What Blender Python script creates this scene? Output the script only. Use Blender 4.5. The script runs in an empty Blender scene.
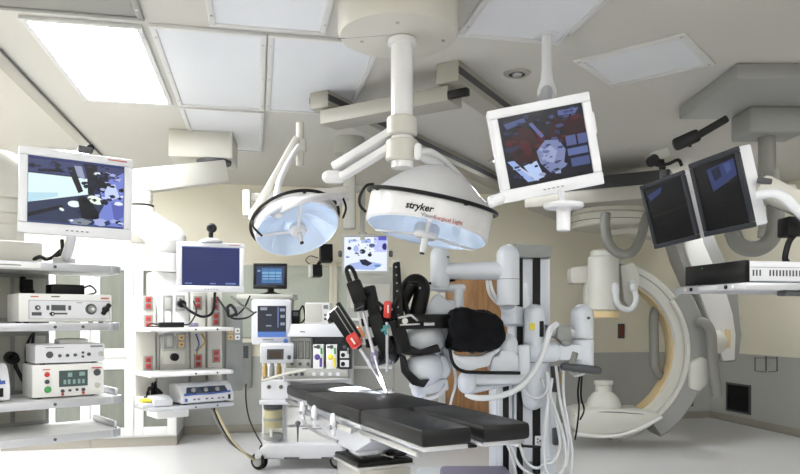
import bpy, bmesh, math, random
from mathutils import Vector as V, Matrix as M, Euler
random.seed(4)
S = bpy.context.scene
COL = S.collection
F, HZ, CX, EYE, CEIL = 700.0, 318.0, 400.0, 1.4, 3.03
PI = math.pi
def rad(a): return math.radians(a)
def P(px, py, d): return V(((px-CX)*d/F, d, EYE-(py-HZ)*d/F))
# ------------------------------------------------------------------ materials
def lin(c):
    c /= 255.0
    return c/12.92 if c <= .04045 else ((c+.055)/1.055)**2.4
def rgb(r, g, b): return (lin(r), lin(g), lin(b), 1.0)
MATS = {}
def mat(name, col, rough=.5, metal=0.0, var=.05, scale=6.0, bump=0.0, bscale=60.0, spec=.5, emit=0.0, coat=0.0):
    m = bpy.data.materials.new(name); m.use_nodes = True
    nt = m.node_tree; N = nt.nodes; L = nt.links
    b = N['Principled BSDF']
    b.inputs['Roughness'].default_value = rough
    b.inputs['Metallic'].default_value = metal
    b.inputs['Specular IOR Level'].default_value = spec
    b.inputs['Coat Weight'].default_value = coat
    tc = N.new('ShaderNodeTexCoord'); no = N.new('ShaderNodeTexNoise')
    no.inputs['Scale'].default_value = scale; no.inputs['Detail'].default_value = 4
    L.new(tc.outputs['Object'], no.inputs['Vector'])
    mx = N.new('ShaderNodeMix'); mx.data_type = 'RGBA'
    c0 = [max(0, v*(1-var)) for v in col[:3]]+[1]; c1 = [min(1, v*(1+var)) for v in col[:3]]+[1]
    mx.inputs['A'].default_value = c0; mx.inputs['B'].default_value = c1
    L.new(no.outputs['Fac'], mx.inputs['Factor']); L.new(mx.outputs['Result'], b.inputs['Base Color'])
    if bump:
        n2 = N.new('ShaderNodeTexNoise'); n2.inputs['Scale'].default_value = bscale; n2.inputs['Detail'].default_value = 3
        L.new(tc.outputs['Object'], n2.inputs['Vector'])
        bp = N.new('ShaderNodeBump'); bp.inputs['Strength'].default_value = bump; bp.inputs['Distance'].default_value = .01
        L.new(n2.outputs['Fac'], bp.inputs['Height']); L.new(bp.outputs['Normal'], b.inputs['Normal'])
    if emit:
        b.inputs['Emission Color'].default_value = col; b.inputs['Emission Strength'].default_value = emit
    MATS[name] = m
    return m
def glow(name, col, s): 
    m = bpy.data.materials.new(name); m.use_nodes = True
    N = m.node_tree.nodes; b = N['Principled BSDF']
    b.inputs['Base Color'].default_value = (.008, .008, .008, 1); b.inputs['Roughness'].default_value = .25; b.inputs['Specular IOR Level'].default_value = .2
    b.inputs['Emission Color'].default_value = col; b.inputs['Emission Strength'].default_value = s
    return m
_sc = {}
def scr(r, g, b, s=1.0):
    k = (r, g, b, s)
    if k not in _sc: _sc[k] = glow('screen_%d_%d_%d' % (r, g, b), rgb(r, g, b), s)
    return _sc[k]
white = mat('white_plastic', rgb(214, 215, 220), .38, var=.02)
robot_white = mat('robot_white_plastic', rgb(212, 217, 226), .3, var=.02, coat=.2)
paint = mat('white_enamel', rgb(222, 222, 221), .4, var=.02)
lampw = mat('lamp_white_enamel', rgb(220, 220, 222), .28, var=.02, coat=.3)
greyw = mat('warm_grey_enamel', rgb(196, 194, 186), .42, var=.03)
carm_grey = mat('c_arm_grey', rgb(150, 151, 150), .45, var=.03)
carm_white = mat('c_arm_white', rgb(206, 206, 200), .4, var=.03)
carm_cream = mat('c_arm_cream', rgb(214, 192, 148), .45, var=.04)
hose_grey = mat('hose_grey', rgb(128, 128, 124), .5, var=.04)
hose_white = mat('hose_white', rgb(215, 218, 222), .4, var=.02)
midgrey = mat('mid_grey', rgb(140, 142, 140), .5, var=.04)
pend_grey = mat('pendant_grey', rgb(172, 172, 166), .45, var=.04)
dkgrey = mat('dark_grey', rgb(70, 72, 76), .5, var=.05)
black = mat('black_plastic', rgb(15, 15, 17), .45, var=.1, spec=.25)
bezel_dark = mat('dark_bezel', rgb(44, 47, 54), .5, var=.05, spec=.3)
blackgloss = mat('black_gloss', rgb(9, 9, 12), .3, var=.1, spec=.2)
cloth = mat('black_cloth', rgb(11, 12, 16), .8, spec=.15, var=.15, bump=.5, bscale=14)
vinyl = mat('black_vinyl_pad', rgb(17, 17, 19), .45, spec=.3, var=.06, bump=.05, bscale=300)
steel = mat('brushed_steel', rgb(190, 190, 192), .28, 1.0, var=.05, scale=30)
alu = mat('aluminium', rgb(196, 198, 204), .38, .75, var=.04, scale=20)
chrome = mat('chrome', rgb(225, 225, 228), .12, 1.0, var=.02)
red = mat('red_plastic', rgb(196, 52, 44), .4)
outlet_red = mat('outlet_red', rgb(176, 60, 52), .45)
yellow = mat('yellow', rgb(226, 210, 70), .45)
orange = mat('warm_orange', rgb(214, 140, 100), .45)
green = mat('green', rgb(60, 150, 80), .4)
blue = mat('blue', rgb(62, 96, 170), .4)
teal = mat('teal', rgb(60, 130, 130), .4)
purple = mat('purple', rgb(92, 70, 140), .4)
lilac = mat('lilac_grey_vinyl', rgb(120, 116, 140), .5)
navy = mat('navy_plastic', rgb(46, 56, 72), .4)
granule = mat('absorber_granules', rgb(206, 196, 158), .8, var=.25, scale=220, bump=.5, bscale=220)
brass = mat('brass_fitting', rgb(176, 150, 96), .4, .4)
tan = mat('tan', rgb(206, 172, 116), .5)
ltext = mat('grey_print', rgb(120, 122, 128), .5)
rtext = mat('red_print', rgb(176, 84, 76), .5)
reflector = mat('lamp_reflector', rgb(214, 226, 240), .2, .5, var=.1, scale=9, emit=.3)
def glass_mat(name, tint, fac, rough=.05):
    m = bpy.data.materials.new(name); m.use_nodes = True
    nt = m.node_tree; N = nt.nodes; L = nt.links; N.remove(N['Principled BSDF'])
    t = N.new('ShaderNodeBsdfTransparent'); t.inputs['Color'].default_value = tint
    g = N.new('ShaderNodeBsdfPrincipled'); g.inputs['Base Color'].default_value = tint; g.inputs['Roughness'].default_value = rough
    x = N.new('ShaderNodeMixShader'); x.inputs[0].default_value = fac
    no = N.new('ShaderNodeTexNoise'); no.inputs['Scale'].default_value = 3
    rp = N.new('ShaderNodeMapRange'); rp.inputs['To Min'].default_value = max(0, fac-.06); rp.inputs['To Max'].default_value = min(1, fac+.06)
    L.new(no.outputs['Fac'], rp.inputs['Value']); L.new(rp.outputs['Result'], x.inputs[0])
    L.new(t.outputs[0], x.inputs[1]); L.new(g.outputs[0], x.inputs[2]); L.new(x.outputs[0], N['Material Output'].inputs[0])
    return m
cab_glass = glass_mat('cabinet_glass', rgb(186, 190, 180), .35)
win_glass = glass_mat('window_glass', rgb(248, 250, 247), .16, .03)
jar_glass = glass_mat('jar_glass', rgb(236, 236, 226), .15, .03)
clear_cover = glass_mat('clear_cover', rgb(232, 236, 242), .12, .06)
wall_cream = mat('cream_wall_paint', rgb(224, 219, 202), .62, var=.02, scale=2, bump=.03, bscale=250)
wains = mat('grey_wainscot', rgb(172, 173, 170), .55, var=.04, scale=3)
ceil_m = mat('ceiling_paint', rgb(196, 194, 188), .7, var=.02, scale=2)
panel_frame = mat('panel_frame', rgb(206, 206, 206), .5, var=.02)
panel_diff = mat('frosted_panel', rgb(224, 227, 234), .22, var=.03, scale=2)
panel_grey = mat('grey_ceiling_panel', rgb(140, 140, 136), .6, var=.02)
base_m = mat('grey_baseboard', rgb(150, 146, 136), .5, var=.03)
blind_m = mat('blind_slats', rgb(222, 224, 218), .6, var=.05)
rail_m = mat('rail_grey', rgb(158, 156, 148), .45, var=.03)
cab_inside = mat('cabinet_inside', rgb(142, 142, 130), .6, var=.05)
def wood_mat():
    m = mat('oak_door', rgb(176, 122, 68), .42, var=.05)
    nt = m.node_tree; N = nt.nodes; L = nt.links
    tc = N.new('ShaderNodeTexCoord'); mp = N.new('ShaderNodeMapping'); mp.inputs['Scale'].default_value = (9, 9, .9)
    w = N.new('ShaderNodeTexNoise'); w.inputs['Scale'].default_value = 3; w.inputs['Detail'].default_value = 6
    cr = N.new('ShaderNodeValToRGB'); cr.color_ramp.elements[0].color = rgb(150, 108, 68); cr.color_ramp.elements[1].color = rgb(184, 142, 98)
    cr.color_ramp.elements[0].position = .35; cr.color_ramp.elements[1].position = .7
    L.new(tc.outputs['Object'], mp.inputs[0]); L.new(mp.outputs[0], w.inputs['Vector']); L.new(w.outputs['Fac'], cr.inputs[0])
    L.new(cr.outputs[0], N['Principled BSDF'].inputs['Base Color'])
    return m
oak = wood_mat()
def floor_mat():
    m = mat('vinyl_floor', rgb(206, 206, 208), .3, var=.03, scale=1.2, spec=.45)
    nt = m.node_tree; N = nt.nodes; L = nt.links
    tc = N.new('ShaderNodeTexCoord'); n = N.new('ShaderNodeTexNoise'); n.inputs['Scale'].default_value = 90; n.inputs['Detail'].default_value = 2
    r = N.new('ShaderNodeMapRange'); r.inputs['To Min'].default_value = .24; r.inputs['To Max'].default_value = .4
    L.new(tc.outputs['Object'], n.inputs['Vector']); L.new(n.outputs['Fac'], r.inputs['Value']); L.new(r.outputs[0], N['Principled BSDF'].inputs['Roughness'])
    return m
floor_m = floor_mat()
# ------------------------------------------------------------------ mesh builder
def axis_m(d):
    d = d.normalized(); return d.to_track_quat('Z', 'Y').to_matrix().to_4x4()
def smooth_pts(pts, k=6):
    p = [V(q) for q in pts]
    if len(p) < 3: return p
    q = [p[0]*2-p[1]]+p+[p[-1]*2-p[-2]]
    out = []
    for i in range(1, len(q)-2):
        a, b, c, d = q[i-1:i+3]
        for j in range(k):
            t = j/k
            out.append(.5*((2*b)+(c-a)*t+(2*a-5*b+4*c-d)*t*t+(3*b-a-3*c+d)*t**3))
    out.append(p[-1])
    return out
class MB:
    def __init__(s, T=None):
        s.bm = bmesh.new(); s.T = T or M.Identity(4); s.mats = []; s.cur = 0; s.use(white)
    def use(s, m):
        if m not in s.mats: s.mats.append(m)
        s.cur = s.mats.index(m); return s
    def _merge(s, b, X=None):
        b.transform(s.T @ X if X is not None else s.T)
        for f in b.faces: f.material_index = s.cur
        me = bpy.data.meshes.new('t'); b.to_mesh(me); b.free()
        s.bm.from_mesh(me); bpy.data.meshes.remove(me)
        return s
    def box(s, c, size, b=0.0, rot=None, seg=2):
        t = bmesh.new(); bmesh.ops.create_cube(t, size=1)
        bmesh.ops.scale(t, vec=V(size), verts=t.verts)
        if b: bmesh.ops.bevel(t, geom=list(t.edges), offset=min(b, .49*min(size)), segments=seg, profile=.5, affect='EDGES')
        X = M.Translation(V(c))
        if rot is not None: X = X @ (rot.to_4x4() if isinstance(rot, M) else Euler(rot).to_matrix().to_4x4())
        return s._merge(t, X)
    def bx(s, x0, x1, y0, y1, z0, z1, b=0.0):
        return s.box(((x0+x1)/2, (y0+y1)/2, (z0+z1)/2), (abs(x1-x0), abs(y1-y0), abs(z1-z0)), b)
    def bar(s, p0, p1, w, h, b=0.0, up=V((0, 0, 1))):
        p0, p1 = V(p0), V(p1); z = (p1-p0).normalized()
        x = z.cross(up)
        if x.length < 1e-4: x = V((1, 0, 0))
        x.normalize(); y = x.cross(z)*-1
        y = z.cross(x)
        R = M((x, y, z)).transposed()
        return s.box((p0+p1)/2, (w, h, (p1-p0).length), b, R)
    def lathe(s, prof, o=(0, 0, 0), ax=(0, 0, 1), seg=28, a0=0, a1=2*PI):
        t = bmesh.new(); rings = []; full = abs(a1-a0-2*PI) < 1e-6
        n = seg if full else seg+1
        for r, z in prof:
            if r < 1e-6: rings.append([t.verts.new((0, 0, z))]*n)
            else: rings.append([t.verts.new((r*math.cos(a0+(a1-a0)*i/seg), r*math.sin(a0+(a1-a0)*i/seg), z)) for i in range(n)])
        for A, B in zip(rings, rings[1:]):
            for i in range(seg):
                j = (i+1) % n
                q = []
                for v in (A[i], A[j], B[j], B[i]):
                    if v not in q: q.append(v)
                if len(q) > 2:
                    try: t.faces.new(q)
                    except ValueError: pass
        bmesh.ops.recalc_face_normals(t, faces=t.faces)
        return s._merge(t, M.Translation(V(o)) @ axis_m(V(ax)))
    def cyl(s, p0, p1, r0, r1=None, seg=22, b=0.0):
        p0, p1 = V(p0), V(p1); r1 = r0 if r1 is None else r1; L = (p1-p0).length
        b = min(b, r0*.9, r1*.9, L*.45) if b else 0
        pr = [(0, 0), (r0-b, 0), (r0, b), (r1, L-b), (r1-b, L), (0, L)] if b else [(0, 0), (r0, 0), (r1, L), (0, L)]
        return s.lathe(pr, p0, p1-p0, seg)
    def cap(s, p0, p1, r, r1=None, seg=20):
        """capsule whose round ends reach p0 and p1"""
        p0, p1 = V(p0), V(p1); r1 = r if r1 is None else r1; L = (p1-p0).length
        pr = [(r*math.sin(a), r-r*math.cos(a)) for a in [PI/2*i/6 for i in range(7)]]
        pr += [(r1*math.cos(a), L-r1+r1*math.sin(a)) for a in [PI/2*i/6 for i in range(7)]]
        pr[0] = (0, 0); pr[-1] = (0, L)
        return s.lathe(pr, p0, p1-p0, seg)
    def dome(s, p0, p1, r, r1=None, seg=22):
        """flat at p0, round at p1"""
        p0, p1 = V(p0), V(p1); r1 = r if r1 is None else r1; L = (p1-p0).length
        pr = [(0, 0), (r, 0)]+[(r1*math.cos(a), L-r1+r1*math.sin(a)) for a in [PI/2*i/7 for i in range(8)]]
        pr[-1] = (0, L)
        return s.lathe(pr, p0, p1-p0, seg)
    def ell(s, c, rad3, rot=None, seg=20):
        t = bmesh.new(); bmesh.ops.create_uvsphere(t, u_segments=seg, v_segments=seg//2+2, radius=1)
        bmesh.ops.scale(t, vec=V(rad3), verts=t.verts)
        X = M.Translation(V(c))
        if rot is not None: X = X @ Euler(rot).to_matrix().to_4x4()
        return s._merge(t, X)
    def tube(s, pts, r, seg=8, k=6, closed=False, flat=None):
        p = smooth_pts(pts, k); t = bmesh.new(); rings = []
        n = None
        for i, q in enumerate(p):
            d = (p[min(i+1, len(p)-1)]-p[max(i-1, 0)]).normalized()
            if n is None:
                n = d.orthogonal().normalized()
            else:
                n = (n-d*n.dot(d))
                n = n.normalized() if n.length > 1e-6 else d.orthogonal().normalized()
            m = d.cross(n)
            rings.append([t.verts.new(q+n*r*math.cos(2*PI*j/seg)+m*r*math.sin(2*PI*j/seg)) for j in range(seg)])
        for A, B in zip(rings, rings[1:]):
            for j in range(seg): t.faces.new((A[j], A[(j+1) % seg], B[(j+1) % seg], B[j]))
        t.faces.new(rings[0][::-1]); t.faces.new(rings[-1])
        bmesh.ops.recalc_face_normals(t, faces=t.faces)
        return s._merge(t)
    def ring(s, c, R, r, ax=(0, 0, 1), seg=40, a0=0, a1=2*PI, sub=8):
        pr = [(R+r*math.cos(2*PI*i/sub), r*math.sin(2*PI*i/sub)) for i in range(sub+1)]
        s.lathe(pr, c, ax, seg, a0, a1)
        return s
    def poly(s, pts, ext, b=0.0, seg=2):
        """closed polygon of 3D points, extruded by the vector ext"""
        t = bmesh.new(); ext = V(ext)
        A = [t.verts.new(V(p)) for p in pts]
        f = t.faces.new(A)
        r = bmesh.ops.extrude_face_region(t, geom=[f])
        bmesh.ops.translate(t, vec=ext, verts=[e for e in r['geom'] if isinstance(e, bmesh.types.BMVert)])
        bmesh.ops.recalc_face_normals(t, faces=t.faces)
        if b: bmesh.ops.bevel(t, geom=list(t.edges), offset=b, segments=seg, profile=.5, affect='EDGES', clamp_overlap=True)
        return s._merge(t)
    def pp(s, px, d, th, b=0.0):
        return s.poly([P(x, y, d) for x, y in px], (0, th, 0), b)
    def pb(s, x0, y0, x1, y1, d, th, b=0.0):
        a = P(x0, y1, d); c = P(x1, y0, d)
        return s.bx(a.x, c.x, d, d+th, a.z, c.z, b)
    def flat(s, pts):
        t = bmesh.new(); t.faces.new([t.verts.new(V(p)) for p in pts]); return s._merge(t)
    def arc(s, c, ri, ro, th, a0, a1, n=40, b=0.0, ext=(0, 1, 0)):
        """ring sector in the world XZ plane around c, thickness th along +Y"""
        c = V(c)
        o = [c+V((ro*math.cos(a0+(a1-a0)*i/n), 0, ro*math.sin(a0+(a1-a0)*i/n))) for i in range(n+1)]
        q = [c+V((ri*math.cos(a0+(a1-a0)*i/n), 0, ri*math.sin(a0+(a1-a0)*i/n))) for i in range(n+1)]
        t = bmesh.new(); y = V((0, th, 0))
        prof = [(0, b), (b, 0), (1-b, 0), (1, b), (1, 1-b), (1-b, 1), (b, 1), (0, 1-b)] if b else [(0, 0), (1, 0), (1, 1), (0, 1)]
        rings = []
        for A, B in zip(q, o): rings.append([t.verts.new(A.lerp(B, u)+y*w) for u, w in prof])
        m = len(prof)
        for A, B in zip(rings, rings[1:]):
            for j in range(m): t.faces.new((A[j], A[(j+1) % m], B[(j+1) % m], B[j]))
        t.faces.new(rings[0]); t.faces.new(rings[-1][::-1])
        bmesh.ops.recalc_face_normals(t, faces=t.faces)
        return s._merge(t)
    def build(s, name, parent=None, ang=38, label=None, kind=None, org=None):
        me = bpy.data.meshes.new(name)
        o = bpy.data.objects.new(name, me)
        off = V((0, 0, 0))
        if parent is not None:
            q = parent
            while q is not None: off += q.location; q = q.parent
        else:
            vs = [v.co for v in s.bm.verts]
            lo = V((min(v[i] for v in vs) for i in range(3))); hi = V((max(v[i] for v in vs) for i in range(3)))
            off = V(((lo.x+hi.x)/2, (lo.y+hi.y)/2, lo.z)) if org is None else V(org)
            o.location = off
        bmesh.ops.translate(s.bm, vec=-off, verts=s.bm.verts)
        s.bm.to_mesh(me); s.bm.free()
        for m in s.mats: me.materials.append(m)
        for p in me.polygons: p.use_smooth = True
        me.set_sharp_from_angle(angle=rad(ang))
        COL.objects.link(o)
        if parent is not None: o.parent = parent
        if label: o['label'] = label
        if kind: o['kind'] = kind
        return o
def thing(name, label, cat, loc, group=None):
    o = bpy.data.objects.new(name, None); COL.objects.link(o); o.location = V(loc); o.empty_display_size = .05
    return tag(o, label, cat, group)
def tag(o, label, cat, group=None):
    o['label'] = label; o['category'] = cat
    if group: o['group'] = group
    return o
def struct(o): o['kind'] = 'structure'; return o
def frame(o, r, up=None):
    """matrix at o with x = r, z = up, y = away from the viewer"""
    x = V(r).normalized(); z = V(up or (0, 0, 1)); z = (z-x*z.dot(x)).normalized(); y = z.cross(x)
    R = M((x, y, z)).transposed().to_4x4()
    return M.Translation(V(o)) @ R
def ray(px, py, T, b=0.0):
    """local (x,z) of the pixel on the plane y=b of frame T"""
    Ti = T.inverted(); o = Ti @ V((0, 0, EYE)); q = Ti @ P(px, py, 1.0); d = q-o
    t = (b-o.y)/d.y; h = o+d*t
    return h.x, h.z
# ------------------------------------------------------------------ room
YAW = rad(11.5)
R = M.Rotation(YAW, 4, 'Z')
VB, UR, UL, VF = 8.78, 6.25, -3.45, -1.8
TB = M.Translation(R @ V((0, VB, 0))) @ R           # back wall frame: x=u, y=v-VB
def cv(px, py, z=CEIL):
    d = (z-EYE)*F/(HZ-py); w = P(px, py, d); q = R.inverted() @ w
    return q.x, q.y
mb = MB(R); mb.use(floor_m).bx(UL-.2, UR+.2, VF-.2, VB+.2, -.15, 0); struct(mb.build('floor'))
mb = MB(R); mb.use(ceil_m).bx(UL-.2, UR+.2, VF-.2, VB+.2, CEIL, CEIL+.15); struct(mb.build('ceiling'))
for n, a in (('wall_back', (UL-.2, UR+.2, VB, VB+.2)), ('wall_front', (UL-.2, UR+.2, VF-.2, VF)), ('wall_left', (UL-.2, UL, VF, VB)), ('wall_right', (UR, UR+.2, VF, VB))):
    mb = MB(R); mb.use(wall_cream).bx(*a, 0, CEIL); struct(mb.build(n))
du0 = ray(444, 350, TB)[0]; du1 = du0+.95
WT = .93
mb = MB(R); mb.use(wains).bx(UL, du0-.08, VB-.012, VB+.0, 0, WT).bx(du1+.08, UR, VB-.012, VB, 0, WT); struct(mb.build('trim_1'))
mb = MB(R); mb.use(wains).bx(UR-.012, UR, VF, VB-.012, 0, WT); struct(mb.build('trim_2'))
mb = MB(R); mb.use(base_m).bx(UL, du0-.08, VB-.026, VB-.012, 0, .1, .004).bx(du1+.08, UR, VB-.026, VB-.012, 0, .1, .004); struct(mb.build('baseboard_back'))
mb = MB(R); mb.use(base_m).bx(UR-.026, UR-.012, VF, VB-.026, 0, .1, .004); struct(mb.build('baseboard_right'))
# door
d_ = struct(thing('door_1', '', '', R @ V(((du0+du1)/2, VB, 0))))
for k in ('label', 'category'): del d_[k]
mb = MB(R); mb.use(oak).bx(du0, du1, VB-.05, VB-.005, .01, 2.02, .004); mb.build('door_panel', d_)
mb = MB(R); mb.use(paint).bx(du0-.08, du0, VB-.07, VB-.0, 0, 2.1, .004).bx(du1, du1+.08, VB-.07, VB, 0, 2.1, .004).bx(du0-.08, du1+.08, VB-.07, VB, 2.02, 2.1, .004); mb.build('door_frame', d_)
mb = MB(R); mb.use(steel).cyl((du1-.08, VB-.06, 1.0), (du1-.08, VB-.11, 1.0), .012).cyl((du1-.08, VB-.1, 1.0), (du1-.2, VB-.1, 1.0), .01); mb.build('door_handle', d_)
# window: two lights with blinds behind the glass
wz0, wz1 = ray(290, 338, TB)[1], ray(290, 266, TB)[1]
for i, (a, b) in enumerate(((190, 329), (337, 397))):
    u0, u1 = ray(a, 300, TB)[0], ray(b, 300, TB)[0]
    w = struct(thing('window_%d' % (i+1), '', '', R @ V(((u0+u1)/2, VB, wz0))))
    for k in ('label', 'category'): del w[k]
    mb = MB(R); mb.use(wall_cream)
    mb.bx(u0-.05, u0+.0, VB-.06, VB, wz0-.05, wz1+.05, .004).bx(u1, u1+.05, VB-.06, VB, wz0-.05, wz1+.05, .004)
    mb.bx(u0, u1, VB-.06, VB, wz1, wz1+.05, .004).bx(u0, u1, VB-.08, VB, wz0-.05, wz0, .004); mb.build('window_frame', w)
    mb = MB(R); mb.use(blind_m)
    n = 24
    for j in range(n):
        z = wz0+(wz1-wz0)*(j+.5)/n
        mb.box(((u0+u1)/2, VB-.018, z), (u1-u0-.01, .004, (wz1-wz0)/n*1.12), 0, (rad(20), 0, 0))
    mb.build('blind', w)
    mb = MB(R); mb.use(win_glass).bx(u0, u1, VB-.046, VB-.042, wz0, wz1); mb.build('window_pane', w)
# ------------------------------------------------------------------ ceiling fittings
lit = glow('lit_diffuser', (.97, .985, 1, 1), 40.0)
fill_back = glow('fill_diffuser_back', (.97, .985, 1, 1), 24.0)  # glow of the added fill light behind the left monitor
fill_soft = glow('fill_diffuser_soft', (.97, .985, 1, 1), 19.0)  # glow shared by the added fill lights out of view
def ceil_panel(name, u0, u1, v0, v1, dm, fm, label, cat, group=None):
    c = R @ V(((u0+u1)/2, (v0+v1)/2, CEIL))
    t = thing(name, label, cat, c, group)
    f = .035; mb = MB(R); mb.use(fm); z0 = CEIL-.022
    mb.bx(u0, u1, v0, v0+f, z0, CEIL, .004).bx(u0, u1, v1-f, v1, z0, CEIL, .004).bx(u0, u0+f, v0+f, v1-f, z0, CEIL, .004).bx(u1-f, u1, v0+f, v1-f, z0, CEIL, .004)
    mb.use(steel)
    for a in (u0+f/2, u1-f/2):
        for b in (v0+.15, (v0+v1)/2, v1-.15): mb.cyl((a, b, z0), (a, b, z0-.003), .007, seg=8)
    mb.build('frame', t)
    mb = MB(R); mb.use(dm).bx(u0+f, u1-f, v0+f, v1-f, CEIL-.012, CEIL-.002); mb.build('diffuser', t)
    return t
ceil_panel('ceiling_light', -1.26, -.63, 4.09, 5.55, lit, panel_frame, 'lit white rectangular ceiling light above the left monitor', 'ceiling light')
G = 'frosted ceiling panels'
ceil_panel('ceiling_panel', -.59, .05, 4.06, 5.55, panel_diff, panel_frame, 'frosted ceiling panel right beside the lit ceiling light', 'ceiling panel', G)
ceil_panel('ceiling_panel', .06, .72, 4.06, 5.55, panel_diff, panel_frame, 'frosted ceiling panel directly behind the round ceiling canopy', 'ceiling panel', G)
ceil_panel('ceiling_panel', -.26, .38, 2.5, 4.0, panel_diff, panel_frame, 'frosted ceiling panel at the top edge, left of the round ceiling canopy', 'ceiling panel', G)
ceil_panel('ceiling_panel', 1.12, 1.75, 2.4, 3.86, panel_diff, panel_frame, 'frosted ceiling panel at the top edge, right of the round ceiling canopy', 'ceiling panel', G)
ceil_panel('ceiling_panel', -.59, .05, 5.6, 6.95, panel_diff, panel_frame, 'frosted ceiling panel farthest back, beside the ceiling box of the service pendant', 'ceiling panel', G)
ceil_panel('ceiling_panel', -2.2, -.6, 2.5, 4.0, panel_grey, panel_grey, 'dull grey ceiling panel in the top left corner', 'ceiling panel')
c4 = [cv(573, 60), cv(685, 32), cv(706, 72)]
pA, pB, pC = [R @ V((a, b, CEIL)) for a, b in c4]
t = thing('access_panel', 'small white ceiling access panel set askew above the tilted monitor', 'access panel', (pA+pC)/2)
Ta = frame(pA, (pB-pA)); wa, ha = (pB-pA).length, .62
mb = MB(Ta); mb.use(panel_frame)
mb.bx(0, wa, 0, .05, -.014, -.0, .003).bx(0, wa, ha-.05, ha, -.014, 0, .003).bx(0, .05, .05, ha-.05, -.014, 0, .003).bx(wa-.05, wa, .05, ha-.05, -.014, 0, .003)
mb.use(steel)
for a in (.03, wa-.03):
    for b in (.03, ha-.03): mb.cyl((a, b, -.014), (a, b, -.018), .008, seg=8)
mb.build('frame', t)
mb = MB(Ta); mb.use(panel_diff).bx(.05, wa-.05, .05, ha-.05, -.008, -.001); mb.build('cover', t)
# added ceiling fixtures, out of view, that raise the room's brightness
for i, (u, v, m, w) in enumerate(((-3.05, 4.3, lit, 'left wall near the tall shelf pendant'), (-3.05, 6.3, lit, 'left wall in front of the glass cabinets'), (-1.2, .6, fill_soft, 'left side of the room near the camera'), (1.2, .6, fill_soft, 'middle of the room near the camera'), (4.2, 2.4, fill_soft, 'right side of the room near the camera'), (-1.2, -1.0, fill_soft, 'left end of the wall behind the camera'), (1.2, -1.0, fill_soft, 'middle of the wall behind the camera'), (3.6, -.8, fill_soft, 'right end of the wall behind the camera'))):
    ceil_panel('ceiling_light', u-.31, u+.31, v-.73, v+.73, m, panel_frame, 'added out-of-view ceiling light over the '+w, 'ceiling light')
ceil_panel('ceiling_light', -2.15, -1.55, 7.2, 7.95, fill_back, panel_frame, 'added fill ceiling light hidden behind the left picture monitor', 'ceiling light')  # added out of sight to brighten the left cabinets and wall
q = R.inverted() @ V((1.2, 6.8, 0))
ceil_panel('ceiling_light', q.x-.19, q.x+.19, q.y-.5, q.y+.5, fill_soft, panel_frame, 'narrow added fill ceiling light hidden behind the tilted surgical picture monitor', 'ceiling light')  # added out of sight to lift the right part of the back wall
ceil_panel('ceiling_light', 4.75, 5.15, 6.68, 7.3, lit, panel_frame, 'small added fill ceiling light hidden behind the pair of dark monitors', 'ceiling light')  # unseen extra fixture, put in to light the right back corner
# recessed downlight
q = R @ V((*cv(517, 73), CEIL))
t = thing('downlight', 'small round recessed ceiling spotlight beside the ceiling rail', 'downlight', q)
mb = MB(); mb.use(rail_m).lathe([(.055, -.012), (.085, -.01), (.092, 0), (.055, 0)], q); mb.build('trim_ring', t)
mb = MB(); mb.use(dkgrey).lathe([(0, -.002), (.056, -.002), (.056, -.008)], q); mb.use(steel).ell(q+V((0, 0, -.01)), (.035, .035, .018)); mb.build('lamp', t)
# ceiling rails
def crail(name, p0, p1, w, h, label, dark=True):
    mb = MB(); z = CEIL-h/2; a = V((p0[0], p0[1], z)); b = V((p1[0], p1[1], z))
    mb.use(rail_m).bar(a, b, w, h, .006)
    n = (b-a).normalized().cross(V((0, 0, 1)))
    if dark:
        mb.use(dkgrey)
        for s in (-1, 1): mb.bar(a+n*s*(w/2+.001), b+n*s*(w/2+.001), .006, h*.35)
    return tag(mb.build(name), label, 'rail')
def ruv(u, v): q = R @ V((u, v, 0)); return q.x, q.y
crail('ceiling_rail', ruv(-1.57, 2.2), ruv(-1.57, 7.5), .1, .03, 'slim ceiling rail running back to the left of the lit ceiling light')
crail('ceiling_rail', ruv(-2.5, 3.2), ruv(-2.5, 7.9), .1, .03, 'slim ceiling rail nearest the left edge of the picture')
dr = V((math.sin(rad(29)), math.cos(rad(29)), 0))
A0 = V((.30, 4.45, 0)); B0 = V((-.58, 5.0, 0))
crail('ceiling_track', A0, A0+dr*4.75, .16, .13, 'heavy ceiling track running back from the light pole to the C-arm turntable')
crail('ceiling_track', B0, B0+dr*3.75, .16, .13, 'heavy ceiling track on the far side, running behind the surgical lights')
mb = MB(); z = CEIL-.19
mb.use(rail_m).bar(V((*(B0+dr*.12).xy, z)), V((*(A0+dr*.12).xy, z)), .2, .1, .006)
mb.use(black).bar(V((*(A0+dr*.02).xy, z-.02)), V((*(A0+dr*.02+V((.12, -.08, 0))).xy, z-.02)), .05, .05, .01)
tag(mb.build('track_bridge'), 'grey cross beam hung between the near ends of the ceiling tracks', 'rail')
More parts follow.
